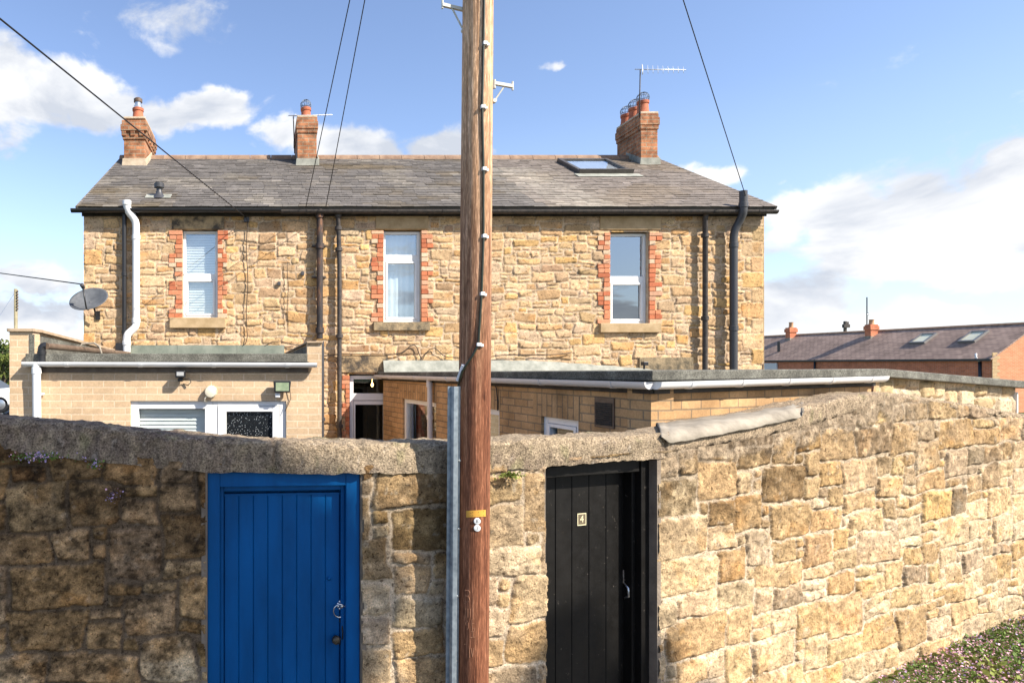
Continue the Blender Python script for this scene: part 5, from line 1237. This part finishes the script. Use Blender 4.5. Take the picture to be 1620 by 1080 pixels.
def tree(name,label,pos,h,cr,n,sz,mat,seed,clumps=12):
    rr=random.Random(seed); t=thing(name,label,'tree',pos); p=Vector(pos)
    mb=MB(); mb.tube([p,p+Vector((.05,0,h*.4)),p+Vector((-.05,.1,h*.8))],[h*.035,h*.026,h*.01],9)
    for k in range(6):
        a=k*1.1; mb.tube([p+Vector((0,0,h*(.3+.06*k))),p+Vector((math.cos(a)*cr*.45,math.sin(a)*cr*.45,h*(.45+.06*k))),p+Vector((math.cos(a)*cr*.8,math.sin(a)*cr*.8,h*(.52+.06*k)))],[h*.014,h*.009,h*.003],6)
    mb.out('trunk',M_noise('bark',(.06,.045,.03),(.13,.10,.07),9,.95,.6,30),t,smooth=True)
    mb=MB()
    for k in range(clumps):
        a=rr.uniform(0,6.28); r=cr*math.sqrt(rr.random())*.7; z=h*rr.uniform(.42,.9); s=cr*rr.uniform(.28,.5)
        leafblob(rr,mb,p+Vector((math.cos(a)*r,math.sin(a)*r,z)),s,s,s*.75,n//clumps,sz)
    mb.out('crown',mat,t); return t
tree('bushy_tree','dark bushy tree below the distant telegraph pole',P(4,640,44),4.6,1.5,1500,.16,foli[0],3)
tree('bushy_tree','bright yellow green tree rising behind the dark bushy tree',P(-6,640,60),6.2,2.6,1500,.22,foli[1],4)
tree('garden_shrub','low mid green shrub beneath the dark bushy tree',P(6,625,38),2.4,1.5,900,.13,foli[1],5)
# parked cars on the raised forecourt
def car(name,label,pos,paint,yaw):
    t=thing(name,label,'car',pos); f=Fr(pos,(math.cos(yaw),math.sin(yaw),0)); w=1.7
    mb=MB(); body=[(-2.0,.28),(2.05,.28),(2.1,.55),(2.02,.78),(1.2,.92),(-1.75,.95),(-2.05,.80),(-2.1,.5)]; mb.prism(f,body,-w,0); o=mb.out('body',paint,t,bevel=.06)
    mb=MB(); mb.prism(f,[(1.15,.92),(.35,1.42),(-1.05,1.45),(-1.75,.95)],-w+.12,-.12); mb.out('cabin',paint,t,bevel=.05)
    mb=MB(); mb.prism(f,[(.98,.95),(.32,1.36),(-.28,1.38),(-.28,.96)],-.125,-.112); mb.prism(f,[(-.36,.96),(-.36,1.38),(-1.0,1.38),(-1.5,.97)],-.125,-.112); mb.prism(Fr(f.p(1.18,.93,-.2),f.N*-1,(f.U*-.8+f.V*.5)),[(0,0),(w-.4,0),(w-.5,.85),(.1,.85)],-.02,.006); mb.out('window',M_plain('car_glass',(.03,.04,.055),.08),t)
    for u in (-1.3,1.32):
        mb=MB(); mb.lathe(f.p(u,.31,-.2),[(.31,0),(.32,.05),(.32,.17),(.29,.2)],20,axis=f.N); wh=mb.out('wheel',mt['black_plastic'],t,auto=40); mb=MB(); mb.lathe(f.p(u,.31,-.0),[(.2,0),(.19,.006),(.05,.012)],16,axis=f.N); mb.out('rim',mt['steel'],wh,auto=40)
    return t
mb=MB(); mb.box(WORLD,-40,-3.4,.0,.72,-40,-12.2); fc_=mb.out('forecourt',mt['asphalt']); fc_['kind']='structure'
car('parked_car','white parked car with dark windows beyond the tan brick pillar',Vector((-11.6,24.5,.73)),M_plain('white_car_paint',(.75,.75,.74),.2),0)
car('parked_car','dark parked car half hidden behind the tan extension corner',Vector((-3.85,13.6,.73)),M_plain('dark_car_paint',(.03,.03,.045),.2),math.pi)
# ground
def sheet(name,x0,x1,y0,y1,z,mat):
    o=mesh_obj(name,[(x0,y0,z),(x1,y0,z),(x1,y1,z),(x0,y1,z)],[(0,1,2,3)],mat); o['kind']='structure'; return o
sheet('ground',-1500,1500,-1500,1500,-.012,M_noise('rough_grass_ground',(.05,.07,.025),(.10,.11,.05),.5,.95,0))
sheet('lane',-40,40,-6,3.3,-.006,mt['asphalt'])
sheet('yard',-3,8.6,3.5,10.2,0,mt['concrete'])
U=np.linspace(-400,-30,60); V=np.linspace(80,420,40); UU_,VV_=np.meshgrid(U,V,indexing='ij')
HHH=4*sstep(90,300,VV_)*(1+.8*fbm(UU_/90,VV_/90,3,2))+.5
grid_mesh('hill',np.stack([UU_,VV_,HHH],-1),np.ones(UU_.shape,bool),np.array([.10,.135,.04])+0*UU_[...,None]*np.ones(3)+.05*fbm(UU_/20,VV_/20,3,1)[...,None],M_attr('hill_grass',.3,.4,.95,0,1,.1),None)['kind']='structure'
# flowering bank at the foot of the wall
rr=random.Random(9)
ssb=np.linspace(s_at(1330),S1,90); nb_=np.linspace(0,1,24)
def bankz(s,t):                                    # t: 0 at the wall, 1 at the lane
    rise=sstep(s_at(1340),s_at(1560),np.asarray(s,float)); return rise*(.05*(1-t)+.01)+.004
Bs,Bt=np.meshgrid(ssb,nb_,indexing='ij'); x,y=wp(Bs); a,b=wn(Bs); dist=Bt*1.1
grid_mesh('bank',np.stack([x+a*dist,y+b*dist,bankz(Bs,Bt)+.04*fbm(Bs/.1,Bt*8,3,1)*(1-Bt*.6)],-1),np.ones(Bs.shape,bool),np.array([.11,.125,.035])+0*Bs[...,None]*np.ones(3),M_attr('bank_soil',12,.4,.95,.8,30,.02),None)['kind']='structure'
mb=MB(); fm=[]
for i in range(38000):
    s=rr.uniform(s_at(1370),S1); t=rr.random()**.9*.95
    lim=np.interp(s,[s_at(1370),s_at(1400),s_at(1480)],[.15,.7,1.0])
    if rr.random()>lim: continue
    d0=Vector(wpt(s,float(bankz(s,t)),t*1.1)); den=float(vnoise(np.array([s*3.1]),np.array([t*4.0]),2)[0])
    kind=rr.random(); hh=rr.uniform(.004,.05)*(1-.3*t)*lim
    q=d0+Vector((0,0,hh))
    a_=Vector((rr.gauss(0,1),rr.gauss(0,1),rr.gauss(.4,.7))).normalized(); b_=a_.orthogonal().normalized(); b_.rotate(Matrix.Rotation(rr.random()*6,3,a_))
    if kind<.62*(.34+den):
        z=rr.uniform(.005,.0105); mb.add([q+a_*z,q+b_*z,q-a_*z,q-b_*z],[(0,1,2,3)]); fm.append(rr.choice((1,1,1,1,1,2)))
    elif kind<.8:
        z=rr.uniform(.009,.024)*(1.9 if den>.58 else 1); mb.add([q,q+a_*z+b_*z*.5,q+a_*z*2,q+a_*z-b_*z*.5],[(0,1,2,3)]); fm.append(0 if den<.55 else 3)
    else:
        tp2=d0+Vector((rr.gauss(0,.03),rr.gauss(0,.03),hh*1.3)); w=Vector((.002,.001,0)); mb.add([d0-w,d0+w,tp2],[(0,1,2)]); fm.append(5)
vf=mesh_obj('flowering_ground_cover',mb.v,mb.f,[lf,pk,pu,lf2,mt['white'],bl],fmat=fm)
tag(vf,'low carpet of pale pink flowers and leaves at the foot of the sunlit wall','ground cover',kind='stuff')
# unseen tree added behind the camera, crown clumps placed to shade the lane wall
stree=thing('added_shade_tree','unseen leafy tree added across the lane to shade the blue gate','tree',Vector((9.3,-4,0)))
dS=Vector((math.tan(R(52)),-1,math.tan(R(40))/math.cos(R(52))))
rr=random.Random(12); mb=MB(); lm=MB(); root_=Vector((9.3,-4,0))
lm.tube([root_,root_+Vector((.1,.05,4)),root_+Vector((-.1,0,8.5)),root_+Vector((0,0,12))],[.32,.24,.15,.04],10)
for X_,z_,r_,n_ in ((-2.6,1.9,.7,500),(-2.0,2.15,.6,650),(-1.5,2.25,.5,600),(-1.2,2.1,.42,520),(-.90,1.95,.36,440),(-2.2,1.2,.7,700),(-1.4,1.5,.65,900),(-.88,1.38,.56,850),(-.48,1.60,.34,480),(-.38,1.12,.5,760),(-.05,1.22,.38,560),(.18,.92,.36,460),(.24,1.20,.25,280),(-1.2,.8,.7,700),(-.2,.6,.6,600),(1.95,.60,.38,440),(2.35,.28,.32,280),(2.8,-.05,.30,200)):
    p0=Vector((X_,float(np.interp(X_,gx,gy)),z_)); c0=p0+dS*(p0.y+4+rr.uniform(-1.2,1.2))
    leafblob(rr,mb,c0,r_,r_*1.2,r_,int(n_*1.25),.10)
    at_=root_+Vector((0,0,max(c0.z-1.8,3.2))); lm.tube([at_,at_.lerp(c0,.5)+Vector((0,0,-.1)),c0],[.09,.05,.015],6)
lm.out('trunk',M_noise('bark',(.06,.045,.03),(.13,.10,.07),9,.95,.6,30),stree,smooth=True)
mb.out('crown',foli[0],stree)

# ================================================================== LIGHT, SKY, CAMERA
AZ,EL=52.0,40.0
Sv=Vector((math.sin(R(AZ))*math.cos(R(EL)),-math.cos(R(AZ))*math.cos(R(EL)),math.sin(R(EL))))
sun=bpy.data.lights.new('sun','SUN'); sun.energy=4.9; sun.angle=R(.53); sun.color=(1,.93,.82)
so=bpy.data.objects.new('sun',sun); COL.objects.link(so); so.rotation_euler=Sv.to_track_quat('Z','Y').to_euler(); so.location=Sv*50
w=bpy.data.worlds.new('World'); sc.world=w; w.use_nodes=True; t=w.node_tree; bg=t.nodes['Background']
sky=N(t,'ShaderNodeTexSky',sky_type='NISHITA'); sky.sun_disc=False; sky.sun_elevation=R(EL); sky.sun_rotation=R(180-AZ); sky.air_density=1.0; sky.dust_density=.6; sky.ozone_density=1.6; sky.altitude=50
d=N(t,'ShaderNodeTexCoord').outputs['Generated']
sx=N(t,'ShaderNodeSeparateXYZ'); t.links.new(d,sx.inputs[0]); dx,dy,dz=sx.outputs
az=mth(t,'ARCTAN2',dx,dy); el=mth(t,'ARCSINE',dz)
wn_=N(t,'ShaderNodeTexNoise'); wn_.inputs['Scale'].default_value=5.5; wn_.inputs['Detail'].default_value=6; wn_.inputs['Roughness'].default_value=.55; t.links.new(d,wn_.inputs['Vector'])
ws=N(t,'ShaderNodeSeparateXYZ'); t.links.new(wn_.outputs['Color'],ws.inputs[0])
az=mth(t,'ADD',az,mth(t,'MULTIPLY',mth(t,'SUBTRACT',ws.outputs[0],.5),.20)); el=mth(t,'ADD',el,mth(t,'MULTIPLY',mth(t,'SUBTRACT',ws.outputs[1],.5),.12))
def ang(px,py):
    v=Vector(((px-CX)/FP,1,(CY-py)/FP)).normalized(); return math.atan2(v.x,v.y),math.asin(v.z)
BL=[(60,150,150,70,1),(-30,110,110,50,1),(150,185,75,45,.9),(20,225,60,40,.5),(262,70,62,36,.40),(215,62,30,25,.28),(330,172,70,26,.80),(250,180,40,30,.7),(390,185,25,18,.4),(445,215,55,30,.95),(530,232,80,32,1.0),(590,228,32,22,.8),(690,238,60,24,1.0),(640,246,70,14,.6),(775,238,20,10,.5),(868,103,24,9,.55),(80,440,70,20,.8),(40,490,120,35,.9),(60,540,160,35,.9),
    (1130,282,60,20,.75),(1230,290,40,12,.4),(1240,350,90,50,.9),(1330,360,120,70,1),(1450,360,150,80,1),(1580,330,110,90,1),(1600,250,60,26,.85),(1450,290,70,9,.35),(1540,265,30,9,.45),(1260,470,110,50,.75),(1400,435,170,45,.9),(1560,420,140,60,.95),(1500,520,160,28,.8),(1240,520,140,28,.7),(1620,500,80,40,.8),(1850,330,200,120,1),(1750,480,200,60,.9)]
acc=None
for px,py,rx,ry,wt in BL:
    a0,e0=ang(px,py); a1=ang(px+rx,py)[0]-a0; e1=ang(px,py-ry)[1]-e0
    u=mth(t,'MULTIPLY',mth(t,'SUBTRACT',az,a0),1/a1); v=mth(t,'MULTIPLY',mth(t,'SUBTRACT',el,e0),1/e1)
    r2=mth(t,'ADD',mth(t,'MULTIPLY',u,u),mth(t,'MULTIPLY',v,v)); g=mth(t,'MULTIPLY',mth(t,'EXPONENT',mth(t,'MULTIPLY',r2,-.8)),wt)
    acc=g if acc is None else mth(t,'MAXIMUM',acc,mth(t,'MULTIPLY',g,1.0))
# the rest of the sky (behind the photographer): scattered cumulus
dn=N(t,'ShaderNodeVectorMath',operation='DIVIDE'); t.links.new(d,dn.inputs[0]); zc=mth(t,'MAXIMUM',mth(t,'ADD',dz,.12),.05); cz=N(t,'ShaderNodeCombineXYZ'); [t.links.new(zc,cz.inputs[i]) for i in range(3)]; t.links.new(cz.outputs[0],dn.inputs[1])
nb2=noise(t,dn.outputs[0],.55,6,.55); mr=N(t,'ShaderNodeMapRange'); back=mr.outputs[0]; mr.inputs[1].default_value=.52; mr.inputs[2].default_value=.66; t.links.new(nb2,mr.inputs[0])
isb=N(t,'ShaderNodeMapRange'); isb.inputs[1].default_value=.05; isb.inputs[2].default_value=-.25; t.links.new(dy,isb.inputs[0])
acc=mth(t,'MAXIMUM',acc,mth(t,'MULTIPLY',back,isb.outputs[0]))
st=N(t,'ShaderNodeMapping'); st.inputs['Scale'].default_value=(1,1,1.7); t.links.new(d,st.inputs['Vector'])
n1=noise(t,st.outputs[0],9,9,.58,.25); n2=noise(t,st.outputs[0],3.4,5,.55,.2)
den=mth(t,'ADD',acc,mth(t,'ADD',mth(t,'MULTIPLY',mth(t,'SUBTRACT',n1,.5),1.75),mth(t,'MULTIPLY',mth(t,'SUBTRACT',n2,.5),.7)))
cm=N(t,'ShaderNodeMapRange',interpolation_type='SMOOTHSTEP'); cm.inputs[1].default_value=.28; cm.inputs[2].default_value=.66; t.links.new(den,cm.inputs[0])
# cloud light: white tops, pale grey undersides
st3=N(t,'ShaderNodeMapping'); st3.inputs['Scale'].default_value=(1,1,2.2); st3.inputs['Location'].default_value=(3,1,.2); t.links.new(d,st3.inputs['Vector'])
sh=noise(t,st3.outputs[0],4.2,7,.55,.3)
CW=4.0
cc=ramp(t,sh,[(.40,(.60*CW,.645*CW,.73*CW)),(.56,(1.02*CW,1.02*CW,1.02*CW))])
SB=(.87,.835,.88)
sk_=mix(t,1.0,sky.outputs[0],SB,'MULTIPLY')
hz_=N(t,'ShaderNodeMapRange'); hz_.inputs[1].default_value=.02; hz_.inputs[2].default_value=.34; hz_.inputs[3].default_value=.48; hz_.inputs[4].default_value=0; t.links.new(dz,hz_.inputs[0])
sk_=mix(t,hz_.outputs[0],sk_,(.58*CW,.74*CW,.96*CW))
t.links.new(mix(t,cm.outputs[0],sk_,cc),bg.inputs['Color']); bg.inputs['Strength'].default_value=.15
cam=bpy.data.cameras.new('camera'); cam.sensor_width=36; cam.lens=FP/1620*36; cam.shift_x=(810-CX)/1620; cam.shift_y=(CY-540)/1620; cam.clip_start=.05; cam.clip_end=4000
co=bpy.data.objects.new('camera',cam); COL.objects.link(co); co.location=(0,0,EYE); co.rotation_euler=(R(90),0,0); sc.camera=co
sc.view_settings.view_transform='Standard'; sc.view_settings.look='None'; sc.view_settings.exposure=.93; sc.view_settings.gamma=1
sc.cycles.max_bounces=6; sc.cycles.diffuse_bounces=3; sc.cycles.transparent_max_bounces=12
sc.cycles.use_denoising=True
